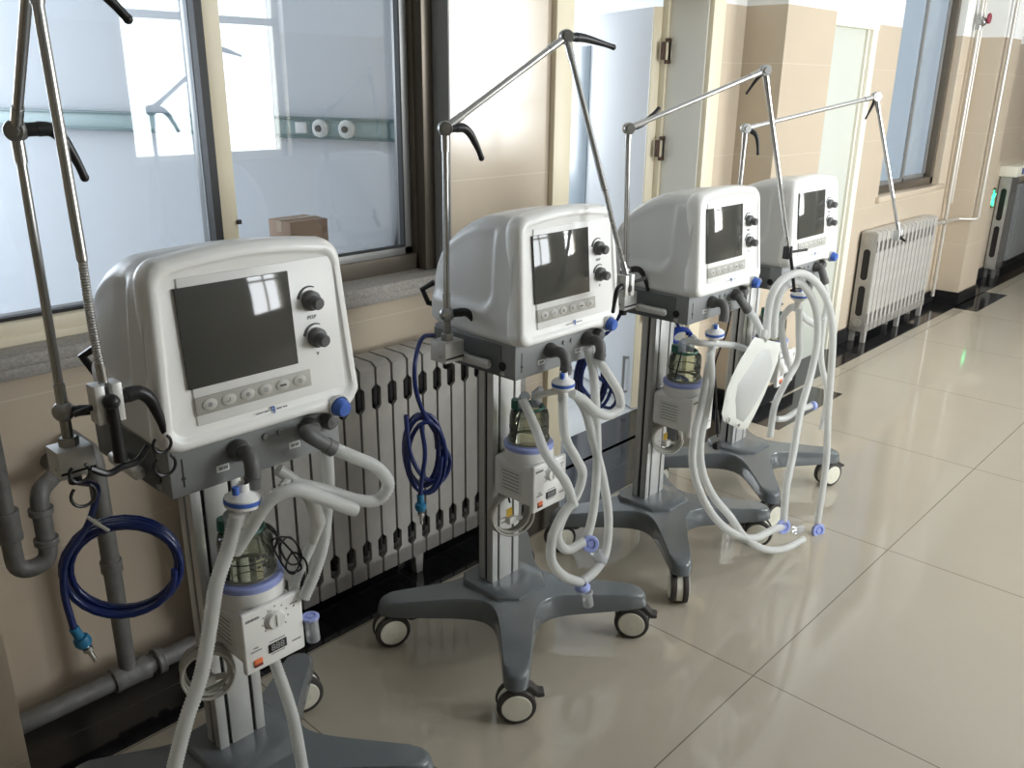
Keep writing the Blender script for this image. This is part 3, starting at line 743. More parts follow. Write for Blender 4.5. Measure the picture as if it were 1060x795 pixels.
b = MB(); b.box((-.040, -.1685, .492), (.018, .004, .010), ORANGE, .001); b.box((-.040, -.1685, .484), (.018, .004, .006), pbr('dark_red', (.2, .03, .03), .5), .001); b.build('power_switch', None, fp)
b = MB(); b.box((-.0600, -.08, .535), (.001, .08, .07), LIGHTP)
for z in (.56, .55, .54, .53, .52, .51): b.box((-.0606, -.08, z), (.001, .06, .002), GINK)
b.build('rating_label', None, hum)
b = MB(); b.lathe([(.056, .622), (.065, .623), (.067, .627), (.067, .635), (.064, .638), (.052, .638)], (0, -.088, 0), None, 40); b.build('blue_collar', VIOLET, hum)
ch = MB(); ch.lathe([(.0, .632), (.047, .632), (.0495, .637), (.0495, .640), (.0465, .643), (.0465, .700), (.044, .712), (.034, .720), (.0, .722)], (0, -.088, 0), None, 40); ch = ch.build('water_chamber', GLASSC, hum)
b = MB(); b.lathe([(.048, .629), (.051, .631), (.051, .634), (.048, .635)], (0, -.088, 0), None, 40); b.build('metal_rim', DSTEEL, ch)
b = MB(); b.lathe([(.0468, .668), (.0472, .668), (.0472, .6705), (.0468, .6705)], (0, -.088, 0), None, 40)
for q in (-.35, -.1, .15): a = -PI / 2 + q; b.box((.0475 * math.cos(a), -.088 + .0475 * math.sin(a), .680), (.006, .001, .006), None, 0, Matrix.Rotation(q, 4, 'Z')); b.box((.0475 * math.cos(a), -.088 + .0475 * math.sin(a), .660), (.006, .001, .004), None, 0, Matrix.Rotation(q, 4, 'Z'))
b.build('level_marks', INK, ch)
b = MB(); b.lathe([(.030, .716), (.036, .722), (.034, .727), (.028, .724)], (0, -.088, 0), None, 32); b.lathe([(.0, .722), (.014, .722), (.013, .745), (0, .745)], (-.024, -.07, 0), None, 20); b.build('green_lid_ring', GREENP, ch)
b = MB()
for x in (-.022, .022): b.tube([(x, -.088, .718), (x, -.088, .752), (x * 1.3, -.10, .765)], [.0125, .012, .012], None, 16)
b.build('chamber_port', CLEAR, ch)
b = MB(); b.tube(spline([(-.055, -.09, .655), (-.062, -.10, .69), (-.048, -.10, .73), (-.02, -.085, .745)], .006), .0025, n=8); b.tube(spline([(.055, -.09, .655), (.062, -.10, .69), (.052, -.10, .72), (.02, -.085, .745)], .006), .0025, n=8); b.build('wire_bail', BLACK, hum)
hums = [hum] + [copy_tree(hum) for _ in range(3)]
HL = ['humidifier on the nearest ventilator column, large glass chamber above a white 888 panel', 'humidifier clamped on the second ventilator column beside the grey coiled cord with yellow tag',
      'humidifier on the third ventilator column with a bright blue tube behind its chamber', 'humidifier on the farthest ventilator column, mostly hidden behind the hanging hoses']
HS = 1.13
for c_ in hum.children:
    if c_.name.startswith('water_chamber'):
        for o_ in [c_] + list(c_.children):
            for v_ in o_.data.vertices: v_.co.x *= HS; v_.co.y = -.088 + (v_.co.y + .088) * HS; v_.co.z += .011
for i, (h, l) in enumerate(zip(hums, HL)):
    h.location = (VP[i][0] + (.004, -.006, -.005, .0)[i], VP[i][1], (.005, .008, .0, 0)[i]); tag(h, l, 'humidifier', 'humidifiers on the ventilator columns')

# ------------------------------------------------------------------ support arms
def lever(b, c, d1, d2, s=1.0):
    s *= 1.22
    """ratchet lever: stub along d1, then handle along d2"""
    c = Vector(c); d1 = Vector(d1).normalized(); d2 = Vector(d2).normalized()
    b.cyl(c + d1 * .010 * s, c + d1 * .034 * s, .0095 * s, None, 14, bev=.001)
    p = [c + d1 * .026 * s, c + d1 * .042 * s + d2 * .002 * s, c + d1 * .052 * s + d2 * .014 * s, c + d1 * .057 * s + d2 * .034 * s, c + d1 * .060 * s + d2 * .054 * s, c + d1 * .061 * s + d2 * .072 * s]
    q = spline(p, .004); n_ = len(q)
    b.tube(q, [(.0105 - .0045 * min(1, i / n_ * 1.3)) * s for i in range(n_)], None, 12); b.ball(q[-1], .0068 * s, n=10)
def arm(base, E, A, T, label, levs, flex=.42, r=.0076, block=(.062, .055, .052)):
    base, E, A, T = map(Vector, (base, E, A, T)); root = empty('support_arm', base); tag(root, label, 'support arm', 'jointed hose support arms on the ventilators')
    o = base; L = lambda p: Vector(p) - o
    b = MB(); b.box((0, 0, -block[2] / 2), block, None, .002); b.box((0, -block[1] / 2 - .0003, -block[2] * .8), (block[0] * .9, .001, .003), SLOT); b.build('clamp_block', ALU, root) if False else None
    b = MB(); b.box((0, 0, -block[2] / 2), block, ALU, .002); b.box((0, -block[1] / 2 - .0006, -block[2] * .78), (block[0] * .96, .0014, .004), SLOT); b.cyl((-block[0] / 2, -.01, -.035), (-block[0] / 2 - .002, -.01, -.035), .003, STEEL)
    cb = b.build('clamp_block', None, root)
    b = MB(); b.cyl((.0, 0, -block[2]), (0, 0, -block[2] - .022), .012, None, 12, bev=.002); b.build('clamp_screw', BLACK, cb)
    b = MB(); b.lathe([(.0, .016), (.015, .016), (.017, .012), (.017, .0)], (0, 0, 0), None, 6); b.cyl((0, 0, 0), (0, 0, .05), .0095); b.build('pole_nut', DSTEEL, cb)
    b = MB(); b.ball((0, 0, .064), .019); lo = b.build('lower_joint', DSTEEL, root)
    b = MB(); b.cyl((0, 0, .075), (0, 0, .115), .0095); b.cyl((0, 0, .10), L(E) - Vector((0, 0, .03)), r); b.cyl(L(E) - Vector((0, 0, .05)), L(E) - Vector((0, 0, .008)), .0095); b.build('pole', STEEL, root)
    def joint(p, d_in, d_out):
        b = MB(); ax = Vector((-.6, -.8, 0)).normalized()
        b.lathe([(0, .017), (.009, .017), (.010, .013), (.015, .013), (.017, .009), (.017, -.009), (.013, -.014), (0, -.014)], L(p), None, 22, ax); return b
    ua = (A - E).normalized()
    b = joint(E, None, None); ej = b.build('elbow_joint', DSTEEL, root)
    b = MB(); b.cyl(L(E) + ua * .010, L(E) + ua * .052, .0092); b.cyl(L(E) + ua * .05, L(A) - ua * .05, r); b.cyl(L(A) - ua * .055, L(A) - ua * .010, .0092); b.build('upper_rod', STEEL, root)
    b = joint(A, None, None); aj = b.build('apex_joint', DSTEEL, root)
    ut = (T - A); LL = ut.length; ut.normalize(); b = MB()
    b.cyl(L(A) + ut * .010, L(A) + ut * .055, .0092); b.cyl(L(A) + ut * .05, L(A) + ut * LL * (1 - flex), r); b.cyl(L(A) + ut * LL * (1 - flex), L(A) + ut * (LL * (1 - flex) + .025), .0075); b.build('lower_rod', STEEL, root)
    f0 = L(A) + ut * (LL * (1 - flex) + .02); f1 = L(T); mid = (f0 + f1) / 2 + Vector((-.002, 0, 0))
    p = spline([f0, mid, f1], .002); b = MB(); b.tube(p, [.0064 + (.0005 if i % 2 else -.0004) for i in range(len(p))], None, 12)
    b.cyl(f1 - (f1 - mid).normalized() * .03, f1, .0072); b.build('flexible_neck', STEEL, root)
    for (par, pt, d1, d2, s) in ((lo, base + Vector((0, 0, .064)), *levs[0]), (ej, E, *levs[1]), (aj, A, *levs[2])):
        b = MB(); lever(b, L(pt), d1, d2, s); b.build('ratchet_lever', BLACK, par)
    return root
def bracket(root, T, o, levd=None, rod=None, mat=ALU, size=(.030, .022, .042)):
    L = lambda p: Vector(p) - o
    b = MB(); c = L(T) + Vector((0, 0, -size[2] / 2))
    for s in (-1, 1): b.box(c + Vector((s * size[0] * .3, 0, 0)), (size[0] * .36, size[1], size[2]), mat, .0015)
    b.box(c + Vector((0, size[1] * .2, 0)), (size[0] * .6, size[1] * .5, size[2] * .8), DSTEEL)
    br = b.build('end_bracket', None, root)
    b = MB(); b.cyl(c + Vector((0, -.014, -.008)), c + Vector((0, .012, -.008)), .009, None, 14); b.build('bracket_bolt', BLACK, br)
    if levd: b = MB(); lever(b, c, *levd); b.build('ratchet_lever', BLACK, br)
    if rod: b = MB(); b.cyl(c, c + Vector(rod), .0045, None, 10); b.build('cross_rod', BLACK, br)
    return br
# 1: nearest
B1 = Vector((.500, 1.541, .935)); E1 = Vector((.5, 1.541, 1.471))
A1 = P(31, -44, 1.30); T1 = P(107, 396, 1.27)
a1 = arm(B1, E1, A1, T1, 'steel support arm of the nearest ventilator, rising out of the top left of the photo', (((.8, -.6, 0), (.9, -.2, .1), .8), ((1, -.1, .05), (.25, 0, -1), .95), ((1, 0, -.1), (.6, 0, -.7), .9)), flex=.36)
br = bracket(a1, T1, B1, ((1, -.1, .12), (.12, 0, -1), .95), (-.045, .01, -.012), size=(.042, .03, .060))
b = MB(); c = T1 - B1 + Vector((0, -.016, -.045)); b.cyl(c + Vector((0, -.005, .018)), c + Vector((0, -.005, -.075)), .008, None, 10, .010); b.ball(c + Vector((0, -.005, .02)), .012)
foot = c + Vector((0, -.005, -.085))
b.tube(spline([foot + Vector((-.045, 0, .012)), foot + Vector((-.02, 0, -.004)), foot, foot + Vector((.025, 0, .002)), foot + Vector((.045, 0, .022))], .004), .0055, n=8)
b.build('hose_hanger', BLACK, br)
for s, q in ((-1, Vector((-.060, 0, -.004))), (1, Vector((.066, 0, .004)))):
    b = MB()
    for (dz, rr) in ((.014, .0145), (-.022, .0175)):
        cc = foot + q + Vector((0, 0, dz)); pts = []
        for k in range(15): a = math.radians(40 + k * 20); pts.append(cc + Vector((math.sin(a) * rr, 0, math.cos(a) * rr)))
        b.tube(pts, .0026, n=8)
    b.build('hose_clip', BLACK, br)
# 2
B2 = Vector((1.385, 1.515, .955)); E2 = Vector((1.388, 1.515, 1.451))
A2 = P(586, 38, 1.43); T2 = P(648, 284, 1.22)
a2 = arm(B2, E2, A2, T2, 'steel support arm of the second ventilator, its apex joint in front of the door frame', (((.8, -.6, .1), (.25, -.1, -1), .9), ((1, -.3, .05), (.45, 0, -1), .9), ((1, -.2, 0), (.95, -.3, -.25), .9)), flex=.40)
bracket(a2, T2, B2, ((-1, -.1, -.05), (-.1, 0, -1), .62), (.055, -.02, .012), size=(.038, .028, .052))
# 3
B3 = Vector((2.125, 1.526, .955)); E3 = Vector((2.105, 1.526, 1.431))
A3 = P(792, 73, 1.33); T3 = P(816, 255, 1.26)
a3 = arm(B3, E3, A3, T3, 'steel support arm of the third ventilator, holding up the bundle of white hoses', (((.8, -.6, .1), (.25, -.1, -1), .8), ((.8, -.3, .2), (.9, 0, .6), .8), ((-.4, .4, -.6), (-.5, .4, -1), .5)), flex=.42)
br3 = bracket(a3, T3, B3, None, (.075, -.03, .004), BLACK, size=(.026, .022, .04))
b = MB(); c = T3 - B3; e3 = P(822, 300, 1.24) - B3; b.tube([c + Vector((0, -.012, -.03)), (c + e3) / 2 + Vector((-.004, -.01, -.02)), e3], .0055, n=10); b.box(e3 + Vector((.012, 0, -.002)), (.045, .02, .008), None, .002); b.build('hose_hook', BLACK, br3)
# 4
B4 = Vector((2.795, 1.539, .955)); E4 = Vector((2.799, 1.539, 1.412))
A4 = P(907, 100, 1.32); T4 = P(930, 238, 1.20)
a4 = arm(B4, E4, A4, T4, 'steel arm of the farthest ventilator, its free end before the far radiator', (((.8, -.6, .1), (.25, -.1, -1), .8), ((.4, -.5, -.3), (.05, 0, -1), .7), ((-.2, .2, -1), (-.3, .3, -1), .5)), flex=.3)
bracket(a4, T4, B4, None, (.005, -.03, -.02), size=(.034, .024, .040))

# ------------------------------------------------------------------ breathing circuits
HR = .0118
def elbow(root, o, p, mid, end, r=.0135):
    p, end = Vector(p), Vector(end)
    if mid is None: seq = (p, p + Vector((0, -.020, .001)), p + Vector(((end.x - p.x) * .35, -.032, -.008)), p + (end - p) * .62 + Vector((0, -.014, 0)), end)
    else: seq = (p, mid, end)
    b = MB(); q = spline([Vector(x) - o for x in seq], .004); b.tube(q, r, None, 18); b.tube([q[-1] - (q[-1] - q[-2]) * 4, q[-1]], r * 1.12, None, 18); return b.build('elbow', DGREY, root)
def filt(root, o, c, d=(0, 0, 1), r=.030):
    c = Vector(c) - o; b = MB()
    b.lathe([(.010, .030), (.0115, .016), (.020, .012), (r, .006), (r, .003)], c, WHITEP, 30, d); b.lathe([(r, .003), (r * 1.04, .002), (r * 1.04, -.004), (r, -.005)], c, BLUEP, 30, d); b.lathe([(r, -.005), (r, -.010), (.018, -.016), (.012, -.022), (.0118, -.045)], c, WHITEP, 30, d)
    f = b.build('bacterial_filter', None, root)
    b = MB(); q = c + Vector((-.016, -.010, .018)); b.cyl(q, q + Vector((0, 0, .014)), .006, None, 10, bev=.001); b.build('blue_cap', BLUEP, f); return f
def collar(root, o, c, d, r=.019, L=.012, name='violet_collar', mat=None):
    b = MB(); c = Vector(c) - o; b.lathe([(r * .6, -L), (r, -L * .7), (r * 1.15, -L * .3), (r * 1.15, L * .3), (r * 1.05, L * .5), (r * .7, L * .5), (r * .65, L * .1), (r * .45, L * .1), (r * .4, L * .5), (0, L * .5)], c, None, 24, d); return b.build(name, mat or VIOLET, root)
def cup(root, o, c, d, r=.013, L=.035, name='clear_connector'):
    b = MB(); c = Vector(c) - o; b.lathe([(r * .9, -L / 2), (r * 1.15, -L / 2 + .004), (r, -L / 4), (r, L / 2), (r * .85, L / 2)], c, None, 20, d); return b.build(name, CLEAR, root)
def circuit(label, origin): 
    r = empty('breathing_circuit', origin); tag(r, label, 'breathing hoses', 'breathing circuits on the ventilators'); return r
def hs(root, o, pts, r=HR, name='corrugated_hose', mat=None, **k):
    return hose(name, [Vector(p) - o for p in pts], r, mat or HOSE, root, **k)
# --- 1
pA = L2W(0, -.045, -.205, .937); pB = L2W(0, .098, -.205, .937)
c1 = circuit('milky corrugated hoses of the nearest ventilator, one looping out to the right', pA); o = Vector(pA)
fc = P(251, 517, 1.228)
elbow(c1, o, pA, None, pA + Vector((-.010, -.036, -.050))); elbow(c1, o, pB, P(318, 449, 1.235), P(345, 465, 1.225))
filt(c1, o, fc, (.12, 0, 1))
hs(c1, o, [P(245, 533, 1.225), P(237, 565, 1.225), P(224, 605, 1.22), P(217, 650, 1.22), P(208, 700, 1.21), P(193, 745, 1.20), P(176, 812, 1.19)], .0125)
hs(c1, o, [P(242, 572, 1.235), P(258, 548, 1.22), P(279, 518, 1.20), P(303, 507, 1.19), P(330, 514, 1.19), P(367, 528, 1.19)], .0125)
hs(c1, o, [P(343, 463, 1.225), P(366, 473, 1.21), P(390, 484, 1.20), P(402, 502, 1.20), P(392, 517, 1.21), P(372, 518, 1.22), P(345, 510, 1.24), P(318, 503, 1.25), P(300, 500, 1.26)], .0118)
hs(c1, o, [P(338, 462, 1.30), P(340, 505, 1.30), P(337, 541, 1.30), P(335, 560, 1.30), P(326, 592, 1.30), P(314, 620, 1.30)], .0118)
hs(c1, o, [P(332, 545, 1.34), P(315, 580, 1.34), P(306, 602, 1.33), P(305, 618, 1.32)], .0100)
hs(c1, o, [P(283, 682, 1.36), P(291, 704, 1.33), P(303, 742, 1.30), P(316, 812, 1.27)], .0118)
b = MB(); q = [P(288, 486, 1.27) - o, P(308, 500, 1.26) - o, P(322, 518, 1.26) - o]; b.tube(spline(q, .004), .011, None, 16); b.tube([P(322, 515, 1.26) - o, P(330, 540, 1.27) - o, P(324, 562, 1.28) - o], [.013, .014, .008], None, 14); b.tube([P(300, 495, 1.265) - o, P(291, 505, 1.25) - o], .008, None, 14); b.build('wye_piece', MILK, c1)
cpt = P(323, 650, 1.31); cup(c1, o, cpt, (.05, 0, -1), .014, .055, 'water_trap'); collar(c1, o, cpt + Vector((-.002, 0, .027)), (0, 0, 1), .0155, .006)
# --- 2
pA = L2W(1, -.045, -.205, .937); pB = L2W(1, .098, -.205, .937)
c2 = circuit('milky corrugated hoses of the second ventilator, hanging in loops with violet collars', pA); o = Vector(pA)
elbow(c2, o, pA, None, pA + Vector((-.002, -.036, -.048))); elbow(c2, o, pB, None, P(620, 372, 1.285))
filt(c2, o, P(583, 397, 1.275), (0, 0, 1), .028)
Y2 = 1.27
hs(c2, o, [P(541, 413, 1.36), P(553, 440, 1.32), P(565, 470, 1.25), P(575, 484, 1.23), P(586, 500, 1.22), P(594, 523, 1.215)])
hs(c2, o, [P(594, 520, 1.215), P(584, 530, 1.22), P(572, 555, 1.22), P(571, 580, 1.22), P(583, 596, 1.22), P(601, 603, 1.22)])
hs(c2, o, [P(583, 404, 1.275), P(583, 430, 1.27), P(586, 455, 1.27), P(596, 474, 1.26), P(603, 490, 1.26), P(598, 510, 1.26), P(583, 535, 1.26), P(577, 556, 1.26), P(586, 569, 1.25), P(604, 561, 1.24)])
hs(c2, o, [P(608, 360, 1.31), P(614, 385, 1.30), P(617, 430, 1.29), P(618, 481, 1.28), P(614, 530, 1.26), P(608, 556, 1.25)])
hs(c2, o, [P(619, 372, 1.285), P(631, 390, 1.28), P(641, 408, 1.28), P(642, 422, 1.28), P(630, 430, 1.28), P(616, 425, 1.28), P(604, 414, 1.28), P(592, 407, 1.28)])
hs(c2, o, [P(596, 408, 1.30), P(606, 425, 1.30), P(614, 456, 1.29), P(624, 495, 1.27), P(630, 540, 1.25), P(626, 575, 1.23), P(615, 592, 1.22), P(603, 602, 1.22)])
hs(c2, o, [P(552, 411, 1.34), P(566, 407, 1.30), P(580, 404, 1.28)], .008, 'sampling_tube', MILK, corr=False)
collar(c2, o, P(611, 563, 1.235), (-.62, -.72, .3), .020, .010); cup(c2, o, P(620, 576, 1.23), (.5, -.3, -.9), .015, .045)
collar(c2, o, P(603, 608, 1.215), (.1, 0, -1), .018, .010); cup(c2, o, P(608, 619, 1.21), (.22, 0, -1), .015, .045)
# --- 3
pA = L2W(2, -.045, -.205, .937); pB = L2W(2, .098, -.205, .937)
c3 = circuit('milky hoses of the third ventilator, sweeping to the floor and up over a hook', pA); o = Vector(pA)
elbow(c3, o, pA, None, pA + Vector((-.010, -.036, -.050))); elbow(c3, o, pB, P(766, 309, 1.30), P(774, 321, 1.29))
filt(c3, o, P(740, 345, 1.28), (-.1, 0, 1), .028)
hs(c3, o, [P(739, 350, 1.28), P(735, 372, 1.28), P(726, 420, 1.28), P(719, 450, 1.27), P(717, 480, 1.26), P(725, 510, 1.23), P(741, 537, 1.20), P(761, 553, 1.17), P(781, 557, 1.15), P(799, 549, 1.14), P(810, 545, 1.14)])
hs(c3, o, [P(735, 365, 1.27), P(736, 395, 1.27), P(730, 430, 1.27), P(725, 460, 1.26), P(727, 487, 1.25), P(738, 513, 1.22), P(756, 535, 1.19), P(770, 555, 1.16), P(790, 568, 1.14), P(812, 568, 1.13), P(832, 558, 1.12)])
hs(c3, o, [P(774, 320, 1.29), P(782, 331, 1.28), P(789, 347, 1.27)], .0115)
hs(c3, o, [P(712, 352, 1.36), P(725, 355, 1.30), P(745, 356, 1.27), P(762, 358, 1.27), P(776, 363, 1.27)], .0095)
hk = [P(793, 350, 1.27), P(795, 325, 1.26), P(800, 303, 1.25), P(812, 288, 1.24), P(830, 283, 1.23), P(847, 295, 1.22), P(858, 318, 1.21), P(862, 345, 1.20), P(861, 375, 1.19), P(857, 430, 1.17), P(855, 480, 1.15), P(846, 542, 1.12)]
hs(c3, o, hk, .0125)
hs(c3, o, [P(801, 349, 1.29), P(803, 320, 1.28), P(810, 300, 1.27), P(822, 291, 1.26), P(836, 301, 1.25), P(845, 322, 1.24), P(846, 352, 1.23), P(840, 385, 1.22), P(829, 425, 1.20), P(821, 470, 1.17), P(814, 505, 1.15), P(811, 540, 1.14)], .0125)
collar(c3, o, P(811, 545, 1.135), (-.45, -.85, .2), .023, .012); collar(c3, o, P(847, 549, 1.115), (-.4, -.9, .15), .024, .012)
cup(c3, o, P(861, 552, 1.11), (1, -.15, -.15), .015, .065); cup(c3, o, P(826, 548, 1.12), (1, -.1, -.2), .014, .045)
# --- 4
pA = L2W(3, -.045, -.205, .937); pB = L2W(3, .098, -.205, .937)
c4 = circuit('milky corrugated hoses of the farthest ventilator, behind the hanging bundle', pA); o = Vector(pA)
elbow(c4, o, pA, None, pA + Vector((-.020, -.036, -.050))); elbow(c4, o, pB, P(851, 281, 1.34), P(854, 293, 1.33), .014)
filt(c4, o, P(827, 306, 1.30), (0, 0, 1), .028)
hs(c4, o, [P(827, 312, 1.31), P(827, 340, 1.31), P(826, 372, 1.31), P(812, 398, 1.31), P(802, 420, 1.30), P(797, 452, 1.30)])
hs(c4, o, [P(804, 434, 1.31), P(813, 433, 1.30), P(826, 425, 1.29), P(840, 420, 1.29)], .0105)
hs(c4, o, [P(853, 292, 1.34), P(856, 315, 1.33), P(850, 335, 1.32), P(834, 330, 1.32), P(820, 318, 1.34), P(810, 330, 1.36), P(812, 360, 1.36), P(820, 385, 1.36)])
hs(c4, o, [P(853, 330, 1.30), P(850, 370, 1.29), P(856, 410, 1.28), P(850, 445, 1.28)], .0105)
collar(c4, o, P(842, 420, 1.285), (1, -.3, -.1), .015, .012)

# ------------------------------------------------------------------ test lung
tl = empty('test_lung', P(788, 400, 1.20)); tag(tl, 'flat milky grey test lung bag hanging in front of the fourth ventilator column', 'test lung'); o = Vector(tl.location)
outl = [(781, 349), (808, 355), (805, 374), (798, 392), (791, 409), (781, 430), (774, 443), (767, 445), (749, 436), (747, 428), (752, 404), (758, 389), (766, 373), (774, 360)]
def slab(pts, Y, th, puff):
    C0 = Vector((0, 0, 0)); v = [P(x, y, Y) - o for (x, y) in pts]
    for q in v: C0 += q
    C0 /= len(v); b = MB(); rings = []
    for (sc, d) in ((.0, puff + th), (.5, puff * .8 + th), (.8, puff * .35 + th), (.95, th), (1, .0), (.95, -th), (.8, -puff * .35 - th), (.5, -puff * .8 - th), (.0, -puff - th)):
        rings.append([C0 + (q - C0) * max(sc, .02) + Vector((0, -d, 0)) for q in v])
    loft(b, rings); return b
slab(outl, 1.215, .003, .004).build('bag', BAGM, tl)
inn = [(797, 361), (800, 376), (795, 392), (786, 410), (776, 428), (768, 438), (761, 434), (759, 415), (762, 398), (772, 382), (782, 366), (790, 360)]
slab(inn, 1.213, .004, .016).build('air_chamber', BAGI, tl)
b = MB(); b.lathe([(.008, 0), (.010, .002), (.008, .004)], P(753, 435, 1.206) - o, DSTEEL, 12, (0, -1, 0)); b.lathe([(.004, 0), (.007, .003), (.004, .004)], P(764, 440, 1.206) - o, DSTEEL, 12, (0, -1, 0)); b.build('eyelet', None, tl)
b = MB(); b.cyl(P(790, 352, 1.215) - o, P(791, 344, 1.23) - o, .012, None, 16); b.build('lung_port', MILK, tl)

# ------------------------------------------------------------------ cables, coils
def coil(name, c, R_, turns, r, nrm, mat, label, cat, wob=.12, squash=(1, 1), group=None, upv=Vector((0, 0, 1))):
    root = empty(name, c); tag(root, label, cat, group); n = Vector(nrm).normalized(); u = upv.cross(n).normalized(); w = n.cross(u); pts = []
    rnd = random.Random(int(R_ * 1000) + turns)
    offs = [(rnd.uniform(-1, 1), rnd.uniform(-1, 1)) for _ in range(turns + 2)]
    N_ = 26
    for i in range(turns * N_ + 1):
        t = i / N_; k = int(t); f = t - k; o0, o1 = offs[k], offs[k + 1]
        ou = (o0[0] * (1 - f) + o1[0] * f) * wob * R_; ow = (o0[1] * (1 - f) + o1[1] * f) * wob * R_; a = 2 * PI * t
        rr = R_ * (1 + .06 * math.sin(t * 2.1))
        pts.append(u * (math.cos(a) * rr * squash[0] + ou) + w * (math.sin(a) * rr * squash[1] + ow) + n * ((t / turns - .5) * r * 1.9 * turns))
    b = MB(); b.tube(pts, r, None, 10); b.build('coiled_' + ('hose' if 'hose' in name else 'cord'), mat, root)
    return root, u, w, n
# grey mains cords
CC = [(P(214, 694, 1.40), .046, 'grey power cord coiled on the column of the nearest ventilator'), (P(528, 531, 1.475), .056, 'grey power cord coiled on the second ventilator column with a yellow tag'), (P(690, 453, 1.48), .048, 'grey power cord coiled on the third ventilator column')]
for i, (c, R_, l) in enumerate(CC):
    root, u, w, n = coil('coiled_mains_lead', c, R_, 7, .0032, [(-.45, -.9, .1), (-.45, -.9, .1), (-.75, -.65, .1)][i], CORDG, l, 'cord', .085)
    b = MB(); b.box(u * .0 + w * -.018 + n * .004, (.026, .02, .022), None, .004); b.cyl(w * -.018 + u * .01, w * -.018 + u * .035, .006)
    for s in (-1, 1): b.box(w * -.018 + u * -.02 + w * s * .006 , (.016, .002, .004))
    b.build('plug', LIGHTP if i else CORDG, root)
    if i: b = MB(); b.box(w * .008 + u * -.006 + n * .012, (.022, .002, .024), None, .0005); b.build('yellow_tag', YEL, root)
    b = MB(); b.tube(spline([n * -.0 + w * .030, w * .044 + n * -.01, w * .055 + n * -.03], .005), .003, n=8); b.build('cable_tie', BLACK, root)
# blue oxygen hoses
def fitting(root, p, d, big=1.0):
    d = Vector(d).normalized(); b = MB(); b.lathe([(.006, 0), (.0085, .001), (.0085, .022), (.013, .024), (.015, .034), (.012, .042), (.006, .043)], p, TEALC, 16, d); f = b.build('blue_fitting', None, root)
    b = MB(); q = Vector(p) + d * .043; b.lathe([(.0055, 0), (.0055, .004), (.009, .005), (.009, .012), (.0055, .014), (.0042, .022), (.0042, .038), (.0, .038)], q, STEEL, 14, d); b.build('metal_tip', None, f)
G = 'blue oxygen hoses'
bc = P(128, 587, 1.45)
h1, u, w, n = coil('oxygen_hose', bc, .094, 5, .0062, (-.52, -.85, .0), BLUEH, 'dark blue hose coiled in a wide ring beside the nearest ventilator', 'hose', .075, (1, .93), G)
b = MB(); o = Vector(bc); b.tube(spline([Vector(B1) + Vector((-.0, -.005, -.07)) - o, P(100, 505, 1.47) - o, P(98, 522, 1.46) - o, P(90, 545, 1.45) - o, P(68, 580, 1.44) - o, P(66, 610, 1.44) - o, P(76, 650, 1.44) - o], .006), .0062, n=10); b.build('hose_tail', BLUEH, h1)
fitting(h1, P(76, 650, 1.44) - o, (.32, -.1, -1))
b = MB(); cc = P(102, 542, 1.445) - o; b.lathe([(.021, -.003), (.023, 0), (.021, .003)], cc, None, 20, (.7, 0, .6)); b.build('hose_tie', LIGHTP, h1)
b2 = P(437, 468, 1.50); o = Vector(b2)
h2, u, w, n = coil('oxygen_hose', b2, .060, 5, .0056, (-.55, -.85, 0), BLUEH, 'dark blue hose hanging in a long narrow coil left of the second ventilator', 'hose', .22, (.72, 1.55), G)
b = MB(); b.tube(spline([P(449, 347, 1.55) - o, P(437, 350, 1.53) - o, P(430, 372, 1.50) - o, P(430, 400, 1.49) - o, P(437, 424, 1.485) - o, P(455, 455, 1.475) - o, P(466, 478, 1.475) - o, P(458, 497, 1.475) - o, P(440, 495, 1.475) - o, P(425, 470, 1.475) - o, P(420, 430, 1.475) - o], .006), .0056, n=10)
b.tube(spline([P(436, 440, 1.475) - o, P(440, 470, 1.47) - o, P(436, 500, 1.47) - o, P(435, 514, 1.47) - o], .006), .0056, n=10); b.build('hose_tail', BLUEH, h2)
fitting(h2, P(435, 512, 1.47) - o, (.02, 0, -1))
b3 = P(614, 392, 1.62); o = Vector(b3)
h3, u, w, n = coil('oxygen_hose', b3, .075, 4, .0058, (-.6, -.8, 0), BLUEH, 'dark blue hose coil seen between the second and third ventilators', 'hose', .16, (.60, 1.2), G)
b = MB(); b.tube(spline([Vector(B3) + Vector((0, 0, -.06)) - o, P(628, 345, 1.58) - o, P(612, 352, 1.6) - o, P(604, 372, 1.6) - o], .006), .0058, n=10)
b.tube(spline([P(612, 385, 1.59) - o, P(630, 400, 1.59) - o, P(638, 414, 1.59) - o, P(632, 422, 1.59) - o, P(612, 412, 1.59) - o, P(602, 400, 1.59) - o], .006), .0058, n=10); b.build('hose_tail', BLUEH, h3)
b4 = P(703, 346, 1.56)
h4, u, w, n = coil('oxygen_hose', b4, .045, 3, .0058, (-.6, -.8, 0), pbr('bright_blue_hose', (.01, .05, .35), .3), 'bright blue hose tuft above the humidifier chamber of the third ventilator', 'hose', .25, (.8, .55), G)
b = MB(); o = Vector(b4); b.tube(spline([Vector((0, .0, .015)), Vector((.02, .03, .06)), Vector(B4) + Vector((-.02, -.0, -.06)) - o], .008), .0058, n=10); b.build('hose_tail', BLUEH, h4)
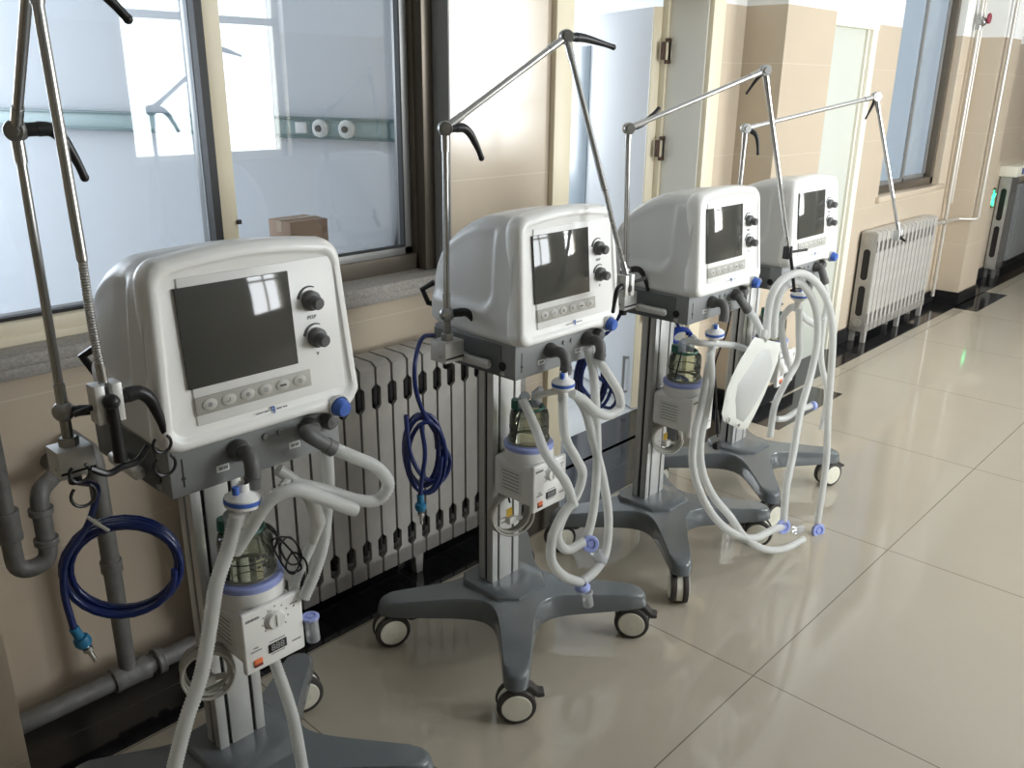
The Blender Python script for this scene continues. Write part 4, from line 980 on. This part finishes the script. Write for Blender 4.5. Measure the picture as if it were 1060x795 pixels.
# black cords
bk = empty('sensor_cable', P(305, 575, 1.33)); tag(bk, 'thin black sensor cable bunched beside the glass chamber of the nearest ventilator', 'cable'); o = Vector(bk.location)
b = MB(); pp = [(278, 546), (292, 560), (305, 575), (312, 588), (300, 592), (287, 575), (283, 558), (297, 556), (310, 568), (311, 580), (299, 583), (290, 566), (300, 556), (312, 574), (304, 594), (296, 588), (303, 572), (316, 580), (318, 600), (314, 612)]
b.tube(spline([P(x, y, 1.33 + .018 * math.sin(i * 1.7)) - o for i, (x, y) in enumerate(pp)], .004), .0021, n=8); b.build('cable_run', BLACK, bk)
bk = empty('power_lead', P(742, 400, 1.40)); tag(bk, 'black power lead hanging with its plug between the third and fourth ventilators', 'cable'); o = Vector(bk.location)
b = MB(); b.tube(spline([P(x, y, 1.40) - o for (x, y) in ((757, 322), (752, 345), (745, 362), (740, 378), (741, 400), (742, 440), (743, 452))], .006), .0032, n=8); b.build('cable_run', BLACK, bk)
b = MB(); b.tube([P(742, 425, 1.40) - o, P(743, 448, 1.40) - o], [.005, .008], None, 12); b.box(P(742, 461, 1.40) - o, (.032, .022, .028), None, .007); b.build('plug', BLACK, bk)

# ------------------------------------------------------------------ light
def area(name, loc, rot, sx, sy, e, col):
    l = bpy.data.lights.new(name, 'AREA'); l.shape = 'RECTANGLE'; l.size = sx; l.size_y = sy; l.energy = e; l.color = col
    o = bpy.data.objects.new(name, l); COL.objects.link(o); o.location = loc; o.rotation_euler = rot; return o
SKY = (.93, .97, 1.0)
for i, (a, c) in enumerate(OW):
    area('daylight', ((a + c) / 2, OY - .22, (oz0 + oz1) / 2), (PI / 2, 0, 0), c - a, oz1 - oz0, (70, 128)[i], SKY)
area('ward_daylight', (.15, 6.48, 1.65), (-PI / 2, 0, 0), 2.1, 1.5, 80, (.92, .96, 1.0))
area('next_room_daylight', (4.3, 5.5, 1.7), (-PI / 2, 0, 0), 1.6, 1.5, 52, (.88, .94, 1.0))
w = bpy.data.worlds.new('world'); S.world = w; w.use_nodes = True
w.node_tree.nodes['Background'].inputs[0].default_value = (.80, .88, 1, 1); w.node_tree.nodes['Background'].inputs[1].default_value = .3
S.view_settings.view_transform = 'Standard'; S.view_settings.look = 'None'; S.view_settings.gamma = 1; S.view_settings.use_curve_mapping = False
S.view_settings.exposure = .46
